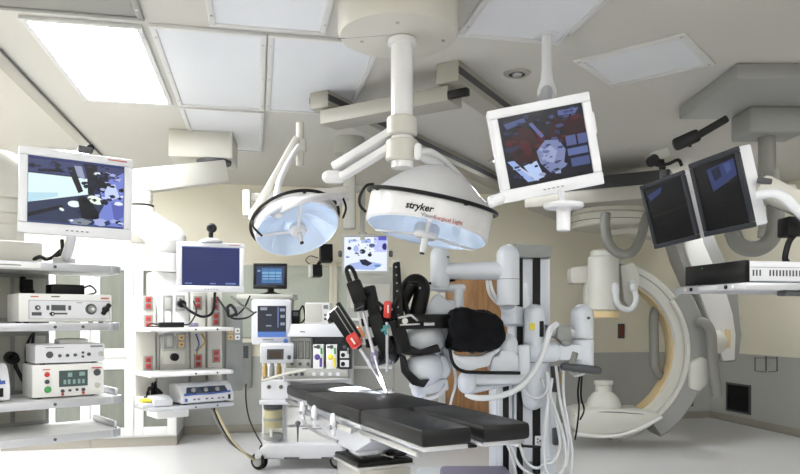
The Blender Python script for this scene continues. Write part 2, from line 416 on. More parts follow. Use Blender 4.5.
# ------------------------------------------------------------------ glass cabinets
def cabinet(u0, label):
    w, v0, v1 = .885, 8.03, VB-.03
    t = thing('glass_cabinet', label, 'cabinet', R @ V((u0+w/2, (v0+v1)/2, 0)), 'tall white glass fronted cabinets')
    mb = MB(R); u1 = u0+w
    mb.use(paint).bx(u0, u0+.03, v0, v1, .1, 2.02).bx(u1-.03, u1, v0, v1, .1, 2.02).bx(u0+.03, u1-.03, v0, v1, 1.99, 2.02).bx(u0+.03, u1-.03, v0, v1, .1, .13)
    mb.bx(u0+.03, u1-.03, v0, v1, .93, .99)
    mb.use(cab_inside).bx(u0+.03, u1-.03, v0+.3, v0+.32, .13, 1.99)
    mb.build('carcass', t)
    mb = MB(R); mb.use(base_m).bx(u0, u1, v0+.01, v1, 0, .1); mb.build('plinth', t)
    mb = MB(R); mb.use(cab_inside)
    mb.use(paint)
    for z in (.5, 1.2, 1.43, 1.68): mb.bx(u0+.03, u1-.03, v0+.02, v0+.3, z, z+.022)
    mb.build('shelf', t)
    for i in range(2):
        a = u0+.003+i*(w/2); b = a+w/2-.006
        for (z0, z1) in ((.12, .94), (.975, 2.01)):
            f = .095; y0, y1 = v0-.024, v0-.001
            mb = MB(R); mb.use(paint).bx(a, a+f, y0, y1, z0, z1, .004).bx(b-f, b, y0, y1, z0, z1, .004).bx(a+f, b-f, y0, y1, z0, z0+f, .004).bx(a+f, b-f, y0, y1, z1-f, z1, .004)
            dd = mb.build('door', t)
            mb = MB(R); mb.use(cab_glass).bx(a+f, b-f, y0+.01, y0+.014, z0+f, z1-f); mb.build('pane', dd)
            hx = b-.04 if i == 0 else a+.04; hz = z1-.2 if z0 < .5 else z0+.2
            mb = MB(R); mb.use(steel).tube([(hx, y0, hz-.05), (hx, y0-.025, hz-.04), (hx, y0-.025, hz+.04), (hx, y0, hz+.05)], .005, k=3); mb.build('handle', dd)
    return t
cabinet(-.87-.885, 'white glass-fronted cabinet nearest the service pendant, at the right end of the row')
cabinet(-.87-.887*2, 'white glass-fronted cabinet behind the shelf pendant, left of the end cabinet')
# things in the cabinets
for i, (u, z, m, s) in enumerate(((-1.45, 1.222, tan, .16), (-2.25, 1.222, midgrey, .14), (-2.15, 1.702, tan, .12), (-1.4, .522, tan, .15), (-2.4, .522, pend_grey, .17))):
    mb = MB(R); mb.use(m).box((u, 8.17, z+s*.4), (s*1.3, .12, s*.8), .004).use(paint).box((u, 8.108, z+s*.4), (s*.7, .004, s*.3))
    tag(mb.build('supply_box'), ['tan supply box on an upper shelf of the end cabinet', 'grey supply box on an upper shelf of the cabinet behind the shelf pendant', 'tan supply box on the top shelf of the cabinet behind the shelf pendant', 'tan supply box low in the end cabinet', 'grey supply box low in the cabinet behind the shelf pendant'][i], 'box')
# ------------------------------------------------------------------ monitors
def monitor(name, label, pos, right, up, w, h, frame_m, polys, base, bez=.028, th=.06, group=None, chin=.02, sidem=None, glossy=False):
    T = frame(V(pos), right, up)
    t = thing(name, label, 'monitor', pos, group)
    mb = MB(T); mb.use(frame_m)
    mb.bx(-w/2, w/2, 0, .02, -h/2, -h/2+bez+chin, .005).bx(-w/2, w/2, 0, .02, h/2-bez, h/2, .005)
    mb.bx(-w/2, -w/2+bez, 0, .02, -h/2+bez+chin, h/2-bez, .005).bx(w/2-bez, w/2, 0, .02, -h/2+bez+chin, h/2-bez, .005)
    mb.use(sidem or frame_m).bx(-w/2+.002, w/2-.002, .018, th, -h/2+.002, h/2-.002, .008)
    mb.bx(-w/2+.06, w/2-.06, th-.005, th+.03, -h/2+.06, h/2-.06, .012)
    if chin > .01:
        mb.use(ltext)
        for k in range(5): mb.box((-.04+.02*k, -.001, -h/2+(bez+chin)*.45), (.01, .003, .005))
    mb.build('housing', t)
    sw, sh = w-2*bez, h-2*bez-chin
    x0, z1 = -w/2+bez, h/2-bez
    mb = MB(T); mb.use(base).bx(x0, x0+sw, .008, .018, z1-sh, z1)
    k = 0
    for m, pts in polys:
        k += 1
        mb.use(m).flat([(x0+sw*min(max(a, .004), .996), .0076-.00012*k, z1-sh*min(max(b, .004), .996)) for a, b in pts])
    mb.build('screen', t)
    return t, T
def ov(cx, cy, rx, ry, n=14, a=0):
    return [(cx+rx*math.cos(2*PI*i/n)*math.cos(a)-ry*math.sin(2*PI*i/n)*math.sin(a), cy+rx*math.cos(2*PI*i/n)*math.sin(a)+ry*math.sin(2*PI*i/n)*math.cos(a)) for i in range(n)]
def rc(a, b, c, d): return [(a, b), (c, b), (c, d), (a, d)]
def specks(n, x0, y0, x1, y1, cols, s0, s1, seed):
    g = random.Random(seed); out = []
    for i in range(n):
        cx, cy, r = g.uniform(x0, x1), g.uniform(y0, y1), g.uniform(s0, s1); a = g.uniform(0, 3); k = g.randint(4, 6); e = g.uniform(.35, 1)
        out.append((g.choice(cols), [(cx+r*math.cos(a+2*PI*j/k)*g.uniform(.7, 1.1), cy+r*e*math.sin(a+2*PI*j/k)*g.uniform(.7, 1.1)) for j in range(k)]))
    return out
# left picture monitor on the shelf pendant
K = scr(10, 12, 24); NV = scr(32, 42, 84)
polys = [(scr(60, 66, 110), rc(0, .04, 1, .24)), (scr(226, 250, 250), [(0, .26), (.62, .26), (.62, .5), (0, .7)]), (scr(190, 226, 240), [(0, .56), (.3, .52), (.3, .58), (0, .7)]),
 (scr(46, 56, 86), [(0, .71), (.62, .5), (.85, .6), (.6, 1), (0, 1)]), (K, [(0, .86), (.34, .7), (.36, .74), (0, .92)]), (scr(120, 134, 214), [(.72, .34), (1, .1), (1, 1), (.66, 1), (.78, .66)]),
 (scr(200, 214, 250), [(.78, .34), (.9, .3), (.95, .5), (.8, .6)]), (scr(90, 100, 180), [(.86, .6), (1, .56), (1, .8), (.9, .9)]), (scr(240, 255, 255), ov(.47, .67, .07, .05)), (scr(240, 255, 240), ov(.69, .58, .09, .06, a=.5)),
 (K, [(.56, .02), (.7, .02), (.72, .3), (.66, .5), (.61, .5), (.6, .25)]), (K, [(.39, .12), (.46, .1), (.56, .46), (.51, .5)]), (K, [(.74, .12), (.82, .14), (.83, .3), (.78, .46), (.7, .42)]), (scr(150, 160, 190), [(.46, .08), (.54, .08), (.58, .28), (.5, .24)]),
 (K, [(.5, .58), (.55, .53), (.62, .58), (.73, .78), (.73, .88), (.55, .88)]), (scr(240, 250, 250), ov(.34, .77, .03, .02, a=.8)), (scr(40, 50, 110), rc(0, .0, 1, .03)), (scr(60, 76, 120), rc(0, .97, 1, 1)),
 (scr(130, 140, 150), [(.4, .92), (.55, .88), (.66, .92), (.6, .98), (.44, .98)]), (scr(170, 180, 226), ov(.75, .92, .07, .06)), (K, [(.1, .19), (.36, .15), (.37, .2), (.1, .23)])]
KB = [K, scr(20, 24, 48), scr(44, 52, 100)]; LB = [scr(170, 180, 226), scr(200, 214, 250), scr(104, 116, 190), scr(64, 74, 140), scr(230, 240, 255)]
polys += specks(26, .7, .14, .98, .62, LB+KB, .02, .06, 3)+specks(16, .55, .04, .82, .4, KB, .02, .06, 4)+specks(14, .42, .86, .98, .97, LB+KB, .02, .05, 5)+specks(10, .02, .06, .45, .2, KB+[scr(70, 78, 126)], .02, .06, 6)+specks(8, .52, .56, .7, .84, KB[:2], .02, .05, 7)
M1P = V((-1.39, 3.019, EYE+.533))
m1, T1m = monitor('flat_monitor', 'white monitor at left showing a blue picture of the robot over the table', M1P, (.835, .55, -.013), (.014, .002, 1), .45, .36, white, polys, NV, bez=.034, chin=.012)
mb = MB(T1m); mb.use(dkgrey).box((.03, -.006+.02, .2), (.06, .03, .03), .006).use(black).cyl((.05, .0, .21), (.05, .03, .215), .014); tag(mb.build('clip_camera'), 'small black camera clipped on top of the left picture monitor', 'camera')
mb = MB(T1m); mb.use(white).bx(-.05, .05, .085, .1, -.08, .06, .006).tube([(0, .09, -.02), (0, .14, -.12), (0, .2, -.2), (0, .31, -.25), (0, .36, -.262)], .022, 10).cyl((0, .36, -.288), (0, .36, -.25), .05, b=.005)
mb.build('stand', m1)
mb = MB(T1m); mb.use(rtext).bx(.12, .2, -.002, .0, .164, .169); mb.build('print', m1)
# blue screen monitor on service pendant
lines = [(scr(56, 66, 116), rc(0, .1+.07*i, 1, .105+.07*i)) for i in range(4)]+[(scr(110, 130, 190), rc(.05, .93, .17, .96)), (scr(110, 130, 190), rc(.48, .93, .58, .96)), (scr(110, 130, 190), rc(.75, .92, .93, .96)), (scr(70, 90, 150), rc(0, 0, 1, .02))]
M2P = V((-1.31, 4.86, EYE+.352))
m2, T2m = monitor('flat_monitor', 'white monitor with a plain dark blue screen on the service pendant', M2P, (.93, .36, 0), (.0, -.02, 1), .455, .345, white, lines, scr(36, 48, 104), bez=.033, chin=.012)
mb = MB(T2m); mb.use(pend_grey).bx(-.05, .05, .085, .11, -.08, .04, .008).bar((0, .1, -.04), (-.02, .66, -.04), .06, .05, .008).bx(-.1, .06, .64, .7, -.1, .02, .008); mb.build('bracket', m2)
mb = MB(T2m); mb.use(rtext).bx(.12, .2, -.002, .0, .157, .161); mb.build('print', m2)
# webcam
c = T2m @ V((0, .03, .1735))
t = thing('webcam', 'small black webcam on a white foot on top of the blue screen monitor', 'camera', c)
mb = MB(); mb.use(white).lathe([(0, 0), (.075, 0), (.08, .012), (.03, .03), (.0, .03)], c); mb.build('foot', t)
mb = MB(); mb.use(black).cyl(c+V((0, 0, .028)), c+V((.0, 0, .075)), .016).ell(c+V((.008, -.01, .1)), (.036, .036, .034)); mb.use(blackgloss).cyl(c+V((.008, -.03, .1)), c+V((.012, -.055, .098)), .018); mb.build('head', t)
# tilted monitor at top centre right
polys = [(scr(48, 14, 24), [(.02, .3), (.3, .2), (.5, .35), (.4, .7), (.12, .7)]), (scr(44, 15, 26), [(.6, .18), (1, .15), (1, .5), (.55, .5)]), (scr(118, 128, 170), [(.38, .55), (.5, .42), (.66, .45), (.72, .6), (.66, .85), (.5, .88), (.4, .72)]),
 (scr(150, 160, 196), [(.44, .58), (.55, .5), (.62, .6), (.56, .75), (.48, .72)]), (scr(150, 176, 226), [(.02, .62), (.1, .62), (.3, .95), (.22, .95)]), (scr(180, 200, 240), [(.2, .72), (.36, .68), (.42, .92), (.3, .95)]), (scr(190, 200, 230), [(.12, .72), (.14, .7), (.36, .96), (.33, .96)]),
 (scr(80, 90, 140), rc(.74, .42, .86, .56)), (scr(90, 104, 156), rc(.74, .6, .98, .7)), (scr(80, 90, 140), rc(.88, .42, .99, .56)), (scr(70, 84, 130), rc(.76, .74, .98, .86)), (scr(70, 84, 130), [(.05, .1), (.3, .06), (.32, .12), (.08, .18)]), (scr(86, 96, 150), [(.7, .05), (.95, .06), (.9, .13), (.7, .12)]),
 (scr(74, 22, 34), ov(.45, .32, .05, .05)), (scr(70, 20, 32), ov(.28, .52, .05, .07)), (scr(90, 100, 150), [(.34, .16), (.38, .14), (.5, .36), (.46, .38)]), (K, rc(0, .955, 1, 1))]
RD = [scr(48, 14, 24), scr(74, 22, 34), scr(30, 14, 28)]; GB = [scr(118, 128, 170), scr(90, 100, 150), scr(150, 160, 196), scr(60, 68, 110), scr(40, 44, 76)]
polys = polys[:2]+specks(22, .04, .2, .5, .6, RD+[K, GB[4]], .03, .08, 11)+specks(20, .5, .1, .97, .45, RD+[K]+GB[3:], .03, .07, 12)+polys[2:]+specks(26, .4, .45, .68, .88, GB, .02, .05, 13)+specks(10, .05, .66, .4, .92, GB[2:]+[K], .02, .05, 14)+specks(8, .1, .05, .9, .16, GB[3:], .02, .05, 15)
M3P = V((.64, 3.06, EYE+.745))
m3, T3m = monitor('flat_monitor', 'tilted white monitor high at right of centre with a dark red and blue surgical picture', M3P, (.978, .02, .197), (-.195, -.09, .98), .455, .405, white, polys, scr(16, 17, 34), bez=.04, chin=.016)
mb = MB(T3m); mb.use(white).cyl((-.215, .02, -.175), (-.29, .02, -.185), .026, b=.008); mb.build('knob', m3)
mb = MB(T3m); mb.use(white).bx(.215, .25, .04, .1, .02, .12, .01); mb.build('side_grip', m3)
# handle below
hp = P(563.5, 203, 3.05)
mb = MB(); mb.use(white).cyl(P(561, 190, 3.06), P(563, 205, 3.06), .014).lathe([(0, .0), (.03, 0), (.085, -.012), (.088, -.022), (.08, -.032), (.034, -.035), (.03, -.045), (.03, -.125), (.026, -.13), (0, -.13)], P(563.5, 201, 3.06)); mb.build('grip_handle', m3)
# support: ceiling pole with flared foot and back bracket
mb = MB(); pt = V((0, 0, CEIL)); d3 = 4.0
pa = P(547, 60, d3); pb = V((pa.x, pa.y, CEIL))
mb.use(white).cyl(P(547, 95, d3), pb, .03).lathe([(.03, .06), (.036, .0), (.055, -.06), (.055, -.09), (0, -.09)], P(547, 80, d3)).lathe([(.03, -.02), (.07, -.015), (.07, 0), (.0, 0)], pb)
mb.use(alu).cyl(P(547, 90, d3), T3m @ V((0, .09, .05)), .035)
mb.build('drop_pole', m3)
# distant hanging monitor (white picture)
dk = scr(30, 30, 60); lb = scr(170, 190, 240)
polys = [(scr(190, 200, 250), rc(.7, 0, 1, .45)), (scr(90, 90, 200), rc(.8, .0, 1, .12)), (lb, [(.1, .8), (.5, .7), (.9, .8), (.7, .97), (.2, .95)]), (dk, [(.35, .68), (.5, .66), (.66, .78), (.55, .86), (.42, .82)]), (dk, ov(.12, .35, .05, .05)), (dk, ov(.43, .44, .07, .07)), (dk, ov(.6, .54, .05, .05)), (scr(80, 90, 130), ov(.65, .27, .07, .06)), (scr(40, 40, 120), ov(.95, .3, .06, .1)),
 (lb, ov(.28, .38, .06, .12)), (scr(110, 120, 170), ov(.3, .5, .05, .03)), (scr(100, 140, 200), ov(.78, .85, .08, .04)), (lb, rc(.1, .1, .3, .16)), (lb, rc(.4, .08, .62, .2)), (scr(140, 160, 210), ov(.08, .6, .05, .03)), (scr(120, 130, 180), ov(.35, .25, .03, .03)), (scr(120, 130, 180), ov(.52, .15, .03, .03)), (dk, rc(0, 0, 1, .02))]
polys += specks(30, .08, .08, .92, .6, [lb, scr(140, 156, 210), scr(90, 100, 150), scr(255, 255, 255), dk], .015, .045, 21)
M4P = P(365.5, 253.5, 6.4)
m4, T4m = monitor('flat_monitor', 'small grey-framed monitor with a bright white and blue picture, hanging behind the surgical lights', M4P, (1, .016, 0), (0, .02, 1), .43, .36, pend_grey, polys, scr(236, 244, 255, 1.0), bez=.02, chin=.0)
mb = MB(T4m); mb.use(dkgrey)
for s in (-1, 1): mb.cyl((s*.215, .03, .0), (s*.25, .03, 0), .03, b=.008)
mb.build('tilt_knob', m4)
mb = MB(); mb.use(pend_grey)
cpx = P(349, 228, 6.3); mb.bx(cpx.x-.055, cpx.x+.055, 6.3, 6.42, cpx.z, CEIL-.12, .01)
a = P(352, 189, 6.36); b = P(363, 189, 6.5); mb.bar(a, V((b.x, 6.36, a.z)), .05, .06, .005)
e = V((b.x, 6.43, a.z+.03)); mb.bar(V((b.x, 6.43, a.z+.03)), V((b.x, 6.43, M4P.z+.12)), .045, .045, .005)
mb.bx(b.x-.04, b.x+.04, 6.43, 6.46, M4P.z-.05, M4P.z+.2, .006).cyl(V((cpx.x, 6.36, CEIL)), V((cpx.x, 6.36, CEIL-.14)), .14)
mb.build('ceiling_mount', m4)
# black monitor on the anaesthesia machine is built with it
# ------------------------------------------------------------------ surgical lights and their ceiling canopy
q = P(398, 39, 3.64); cz = q.z
t = thing('light_canopy', 'large round white ceiling canopy with a thick pole carrying the surgical lights', 'ceiling mount', (q.x, q.y, cz-1.0))
mb = MB(); mb.use(greyw).lathe([(0, 0), (.27, 0), (.3, .008), (.312, .03), (.312, CEIL-cz)], (q.x, q.y, cz), seg=48); mb.use(ltext).bar(V((q.x-.312, q.y-.0, cz+.001)), V((q.x-.05, q.y-.05, cz+.001)), .004, .003); mb.build('canopy', t)
for (sx, sy) in ((362, 41), (397.5, 22), (443, 40)):
    w = P(sx, sy, (cz-EYE)*F/(HZ-sy)); mb = MB(); mb.use(chrome).cyl((w.x, w.y, cz), (w.x, w.y, cz-.006), .01); mb.build('screw', t)
POLE = V((P(402, 60, 3.64).x, 3.64))
mb = MB(); mb.use(lampw).cyl((POLE.x, POLE.y, cz), (POLE.x, POLE.y, P(402, 168, 3.64).z), .057, seg=28).lathe([(.057, .0), (.075, -.005), (.075, -.03), (.057, -.035)], (POLE.x, POLE.y, cz)); mb.build('pole', t)
hz = P(402, 150, 3.64).z
mb = MB(); mb.use(greyw).cyl((POLE.x, POLE.y, hz-.06), (POLE.x, POLE.y, hz+.05), .085, b=.01).cyl((POLE.x, POLE.y, hz+.07), (POLE.x, POLE.y, hz+.17), .08, b=.01); mb.build('hub', t)
mb = MB(); mb.use(lampw).cap(P(418, 160, 3.55), P(418, 143, 3.55), .02); mb.build('peg', t)
def lamp(label, c, n, right, r, depth, arms, hw=.07, bulge=.0, cut=.0):
    def drop(mb):
        for v in mb.bm.verts:
            q = T.inverted() @ v.co
            if q.z < hw: v.co = T @ (q-V((0, 0, cut*min(1, 1-q.z/hw)*(.5+.5*max(-1, min(1, q.y/r))))))
        return mb
    n = V(n).normalized(); T = frame(c, right, -n)   # local z = up the dome
    t = thing('surgical_light', label, 'surgical light', c, 'ceiling surgical lights')
    mb = MB(T); mb.use(lampw)
    e = depth-hw; mb.lathe([(r*.96, -.0), (r, .01), (r*1.0, hw), (r*.97, hw+.006), (r*.94, hw+.02)]+[(r*q, hw+.02+(e-.02)*w) for q, w in ((.86, .16), (.74, .36), (.6, .56), (.45, .74), (.3, .88), (.15, .97), (.06, 1))]+[(0, depth)], (0, 0, 0), seg=56); drop(mb).build('dome', t)
    mb = MB(T); mb.use(reflector)
    mb.lathe([(r*.97, .0), (r*.93, .012), (r*.88, depth*.2), (r*.7, depth*.5), (r*.4, depth*.72), (0, depth*.78)], (0, 0, 0), seg=48)
    for k in range(12):
        a = 2*PI*k/12; mb.tube([(r*.9*math.cos(a), r*.9*math.sin(a), depth*.14), (r*.68*math.cos(a), r*.68*math.sin(a), depth*.5), (r*.3*math.cos(a), r*.3*math.sin(a), depth*.73)], .0025, 5, 4)
    drop(mb).build('reflector', t)
    mb = MB(T); mb.use(clear_cover).lathe([(r*.955, .004)]+[(r*.93*math.cos(a), -.002-bulge*math.sin(a)) for a in [PI/2*k/8 for k in range(8)]], (0, 0, 0), seg=48); drop(mb).build('cover_glass', t)
    mb = MB(T); mb.use(lampw).lathe([(0, -.03), (r*.16, -.03), (r*.2, -.015), (r*.2, .025), (r*.17, .035), (0, .035)], (0, 0, 0), seg=28)
    mb.cyl((0, 0, -.02), (0, 0, -.11), .02, .016, b=.005).use(black).cyl((0, 0, -.11), (0, 0, -.118), .014); drop(mb).build('handle', t)
    mb = MB(T); mb.use(lampw)
    for a in arms:
        mb.bar(V((0, 0, -.01)), V((r*.96*math.cos(a), r*.96*math.sin(a), -.004)), .022, .012, .003, up=V((0, 0, 1)))
    drop(mb).build('strut', t)
    mb = MB(T); mb.use(black).ring((0, 0, hw+.012), r*1.05, .011, seg=56)
    for k in range(4):
        a = 2*PI*k/4+.5; mb.bar((r*.96*math.cos(a), r*.96*math.sin(a), hw), (r*1.05*math.cos(a), r*1.05*math.sin(a), hw+.012), .02, .015)
    mb.build('rim_rail', t)
    return t, T
L1 = P(298, 230, 4.9)
l1, TL1 = lamp('smaller surgical light at left, its bright reflector and handle facing the camera', L1, (.31, -.46, -.83), (.94, 0, .34), .3, .2, (rad(200), rad(-70)))
L2 = P(428, 224, 3.9)
l2, TL2 = lamp('larger surgical light at right with a lettered rim and black bands around the dome', L2, (-.2, .06, -.977), (.975, 0, -.2), .345, .33, (rad(-90), rad(30), rad(150)), .11, .0, .105)
# black band and lettering on the front rim
mb = MB(TL2); mb.use(black); r2 = .345
mb.lathe([(r2*1.001, .08), (r2*1.01, .08), (r2*1.01, .096), (r2*1.001, .096)], seg=40, a0=rad(-160), a1=rad(-28)); mb.build('band', l2)
def lettering(txt, size, m, T, name, parent, wrap=None, bold=0.0, shear=0.0, th=.001):
    c = bpy.data.curves.new('f', 'FONT'); c.body = txt; c.size = size; c.extrude = th; c.align_x = 'CENTER'; c.align_y = 'CENTER'; c.offset = bold; c.shear = shear; c.resolution_u = 3
    o = bpy.data.objects.new('f', c); COL.objects.link(o)
    dg = bpy.context.evaluated_depsgraph_get(); me = bpy.data.meshes.new_from_object(o.evaluated_get(dg))
    bpy.data.objects.remove(o); 
    mb = MB(T); mb.use(m); b = bmesh.new(); b.from_mesh(me)
    for v in b.verts:
        x, y, z = v.co
        if wrap:
            rr, a0, zz = wrap; a = a0+x/rr
            v.co = ((rr+z)*math.cos(a), (rr+z)*math.sin(a), zz+y)
        else: v.co = (x, -z, y)
    mb._merge(b); bpy.data.meshes.remove(me)
    return mb.build(name, parent)
lettering('stryker', .05, black, TL2, 'lettering', l2, (r2*1.008, rad(-101), .05), bold=.0012, shear=.15)
lettering('Visum', .03, ltext, TL2, 'lettering', l2, (r2*1.008, rad(-92), .014))
lettering('Surgical Light', .03, rtext, TL2, 'lettering', l2, (r2*1.008, rad(-74), .014))
# arms of the lights
mb = MB(); mb.use(greyw)
piv = P(300, 150, 5.1)
mb.cyl(P(300, 166, 5.1), V((piv.x, piv.y, CEIL-.21)), .03).bar(P(297, 138, 5.05), P(254, 213, 4.95), .07, .05, .01).cap(P(252, 222, 4.95), P(254, 208, 4.95), .03)
mb.bar(V((piv.x, piv.y, P(300, 152, 5.1).z)), V((piv.x+.0, piv.y, P(300, 140, 5.1).z)), .09, .09, .01)
mb.build('spring_arm', l1)
mb = MB(); mb.use(lampw).tube([P(299, 146, 5.0), P(290, 160, 4.9), P(280, 180, 4.8), P(276.5, 198, 4.7), P(276, 211, 4.72)], .022, 10).ell(P(277, 213, 4.72), (.05, .04, .035))
mb.tube([P(277, 212, 4.72), P(298, 202, 4.6), P(320, 197, 4.66), P(342, 197, 4.92)], .024, 10); mb.cyl(P(336, 202, 4.9), P(346, 197, 5.0), .03, b=.006)
mb.build('yoke', l1)
mb = MB(); mb.use(greyw).bar(P(247, 198, 5.6), P(300, 196, 5.8), .07, .07, .008).bar(P(247, 216, 5.58), P(247, 190, 5.58), .06, .06, .008).bar(P(300, 196, 5.8), P(349, 190, 5.95), .07, .07, .008); mb.build('cross_arm', l1)
mb = MB(); mb.use(black).tube([P(262, 236, 4.8), P(253, 226, 4.75), P(255, 216, 4.8), P(266, 207, 4.85)], .008); mb.build('cable', l1)
mb = MB(); mb.use(black).tube([P(343, 198, 4.9), P(346, 208, 4.85), P(343, 218, 4.8)], .008); mb.build('cable', l1)
# arm from the hub to light 1's pivot / light 2
mb = MB(); mb.use(lampw)
pe = P(329, 177, 3.75)
mb.bar(V((POLE.x, POLE.y, hz+.12)), P(335, 168, 3.8), .09, .045, .012).bar(V((POLE.x-.05, POLE.y, hz+.02)), P(340, 178, 3.8), .06, .04, .012).cap(P(322, 177, 3.8), P(346, 177, 3.8), .035)
mb.build('spring_arm', t)
mb = MB(); mb.use(lampw).tube([V((POLE.x+.06, POLE.y+.05, hz-.0)), P(430, 152, 3.75), P(445, 162, 3.95), P(459, 176, 4.08), P(472, 192, 4.1), P(487, 208, 3.98)], .02, 10)
mb.cyl(TL2 @ V((0, 0, .32)), P(415, 150, 3.72), .03).cap(P(484, 214, 3.96), P(490, 203, 3.98), .028); mb.build('yoke', l2)
mb = MB(); mb.use(black).tube([P(374, 184, 3.7), P(366, 186, 3.7), P(360, 196, 3.72), P(360, 205, 3.74), P(366, 212, 3.76)], .008); mb.build('cable', l2)
# real light of the two lamps
TX = V((-.27, 4.78, .92)); TX2 = V((-.13, 4.55, .92))
for nm, src, tgt, pw, ang in (('surgical_spot', TL1 @ V((0, 0, -.13)), TX, 30000, 23), ('surgical_spot', TL2 @ V((0, 0, -.2)), TX2, 9000, 10)):
    li = bpy.data.lights.new(nm, 'SPOT'); li.energy = pw; li.spot_size = rad(ang); li.spot_blend = .7; li.shadow_soft_size = .03; li.color = (.9, .95, 1)
    o = bpy.data.objects.new(nm, li); COL.objects.link(o); o.location = src; o.rotation_euler = (tgt-src).to_track_quat('-Z', 'Y').to_euler()

# ------------------------------------------------------------------ shelf pendant at the left
P1 = V((-.486*3.2, 3.2, 0)); T1 = frame(P1, (.766, .643, 0))
def zz(px, py, T, b=0): return ray(px, py, T, b)[1]
def plate(mb, a0, a1, b0, b1, z0, z1, c=.06):
    pts = [(a0, b0, z0), (a1-c, b0, z0)]+[(a1-c+c*math.sin(PI/2*i/5), b0+c-c*math.cos(PI/2*i/5), z0) for i in range(1, 6)]+[(a1, b1, z0), (a0, b1, z0)]
    mb.poly(pts, (0, 0, z1-z0), .004)
t = thing('shelf_pendant', 'grey equipment pendant with four shelves at the left edge', 'equipment pendant', T1 @ V((-.5, .5, .8)))
SZ = {}
for i, (py, ap) in enumerate(((267, 123), (327, 122), (404, 124), (439, 123))):
    ar = ray(ap, py, T1)[0]; zc = zz(60, py, T1); SZ[i] = zc+.018
    mb = MB(T1); mb.use(paint if i else pend_grey); plate(mb, -.95, ar-.012, .012, .44, zc-.012, zc+.016)
    sh = mb.build('shelf', t)
    mb = MB(T1); mb.use(alu)
    c = .06; pts = [(-.95, .008, zc), (ar-c, .008, zc)]+[(ar-c+c*math.sin(PI/2*k/5), .008+c-c*math.cos(PI/2*k/5), zc) for k in range(1, 6)]+[(ar, .43, zc)]
    for p, q in zip(pts, pts[1:]): mb.bar(p, q, .016, .036, .002)
    mb.use(dkgrey)
    for aa in ((-.02, .1) if i == 1 else (-.02,)): mb.cyl((aa, 0, zc), (aa, -.004, zc), .007)
    if i == 0: mb.use(paint).bx(-.35, -.08, -.003, .0, zc-.01, zc+.012).use(ltext).bx(-.3, -.16, -.004, .0, zc-.002, zc+.003)
    mb.build('edge_rail', sh)
    if i > 1:
        mb = MB(T1); mb.use(alu).bx(ar-.02, ar-.004, .07, .42, zc+.016, zc+.05, .006); mb.build('end_stop', sh)
ce = ray(50, 320, T1, .44)[0]
mb = MB(T1); mb.use(midgrey).bx(-1.0, ce, .45, .66, .8, 1.66, .01); col1 = mb.build('column', t)
mb = MB(T1); mb.use(pend_grey)
for (a0, a1) in ((ce-.16, ce-.02), (ce-.34, ce-.18)):
    for (z0, z1) in ((.88, 1.0), (1.04, 1.31), (1.4, 1.6)): mb.bx(a0, a1, .444, .452, z0, z1, .003)
mb.build('panel', col1)
mb = MB(T1); mb.use(teal).bx(-.45, -.4, .43, .45, 1.42, 1.47, .004); mb.build('socket', col1)
mb = MB(T1); mb.use(outlet_red).bx(-.07, -.04, .43, .45, .935, .955); mb.build('socket', col1)
for z in (1.42, 1.46, 1.5): mb = MB(T1); mb.use(paint).bx(ce-.3, ce-.24, .436, .446, z, z+.03, .003); mb.build('socket', col1)
mb = MB(T1); mb.use(greyw); z1 = SZ[0]
cc = T1.inverted() @ P(2, 200, 3.55)
mb.bx(-.75, ray(43, 250, T1, .1)[0], .1, .5, z1, z1+.1, .012)
mb.cyl((cc.x, cc.y, z1+.1), (cc.x, cc.y, 2.0), .1).cyl((cc.x, cc.y, 1.86), (cc.x, cc.y, 1.93), .108, b=.01).dome((cc.x, cc.y, 2.0), (cc.x, cc.y, 2.25), .13)
mb.bar((cc.x, cc.y, 2.12), (cc.x-1.0, cc.y+.2, 2.2), .16, .16, .02); mb.cyl((cc.x-1.0, cc.y+.2, 2.1), (cc.x-1.0, cc.y+.2, CEIL), .1)
mb.build('boom_arm', t)
def device(name, label, a0, a1, b0, b1, z0, z1, T, m, cat='medical device', group=None):
    t = thing(name, label, cat, T @ V(((a0+a1)/2, (b0+b1)/2, z0)), group)
    mb = MB(T); mb.use(m).bx(a0, a1, b0, b1, z0+.006, z1, .006).use(black)
    for x in (a0+.04, a1-.04):
        for y in (b0+.04, b1-.04): mb.cyl((x, y, z0), (x, y, z0+.008), .012, seg=10)
    mb.build('case', t)
    return t
class Face:
    """draw on the front of a device in fractions of its face"""
    def __init__(s, T, a0, a1, b, z0, z1): s.T, s.a0, s.a1, s.b, s.z0, s.z1 = T, a0, a1, b, z0, z1
    def p(s, u, v, y=0): return V((s.a0+(s.a1-s.a0)*u, s.b+y, s.z1-(s.z1-s.z0)*v))
    def rect(s, mb, u0, v0, u1, v1, th=.004): a = s.p(u0, v1); c = s.p(u1, v0); return mb.bx(a.x, c.x, s.b-th, s.b+.002, a.z, c.z)
    def knob(s, mb, u, v, r, th=.015): return mb.cyl(s.p(u, v), s.p(u, v, -th), r, r*.85, seg=18)
    def ringp(s, mb, u, v, r): return mb.ring(s.p(u, v, -.002), r, .003, (0, 1, 0), 20)
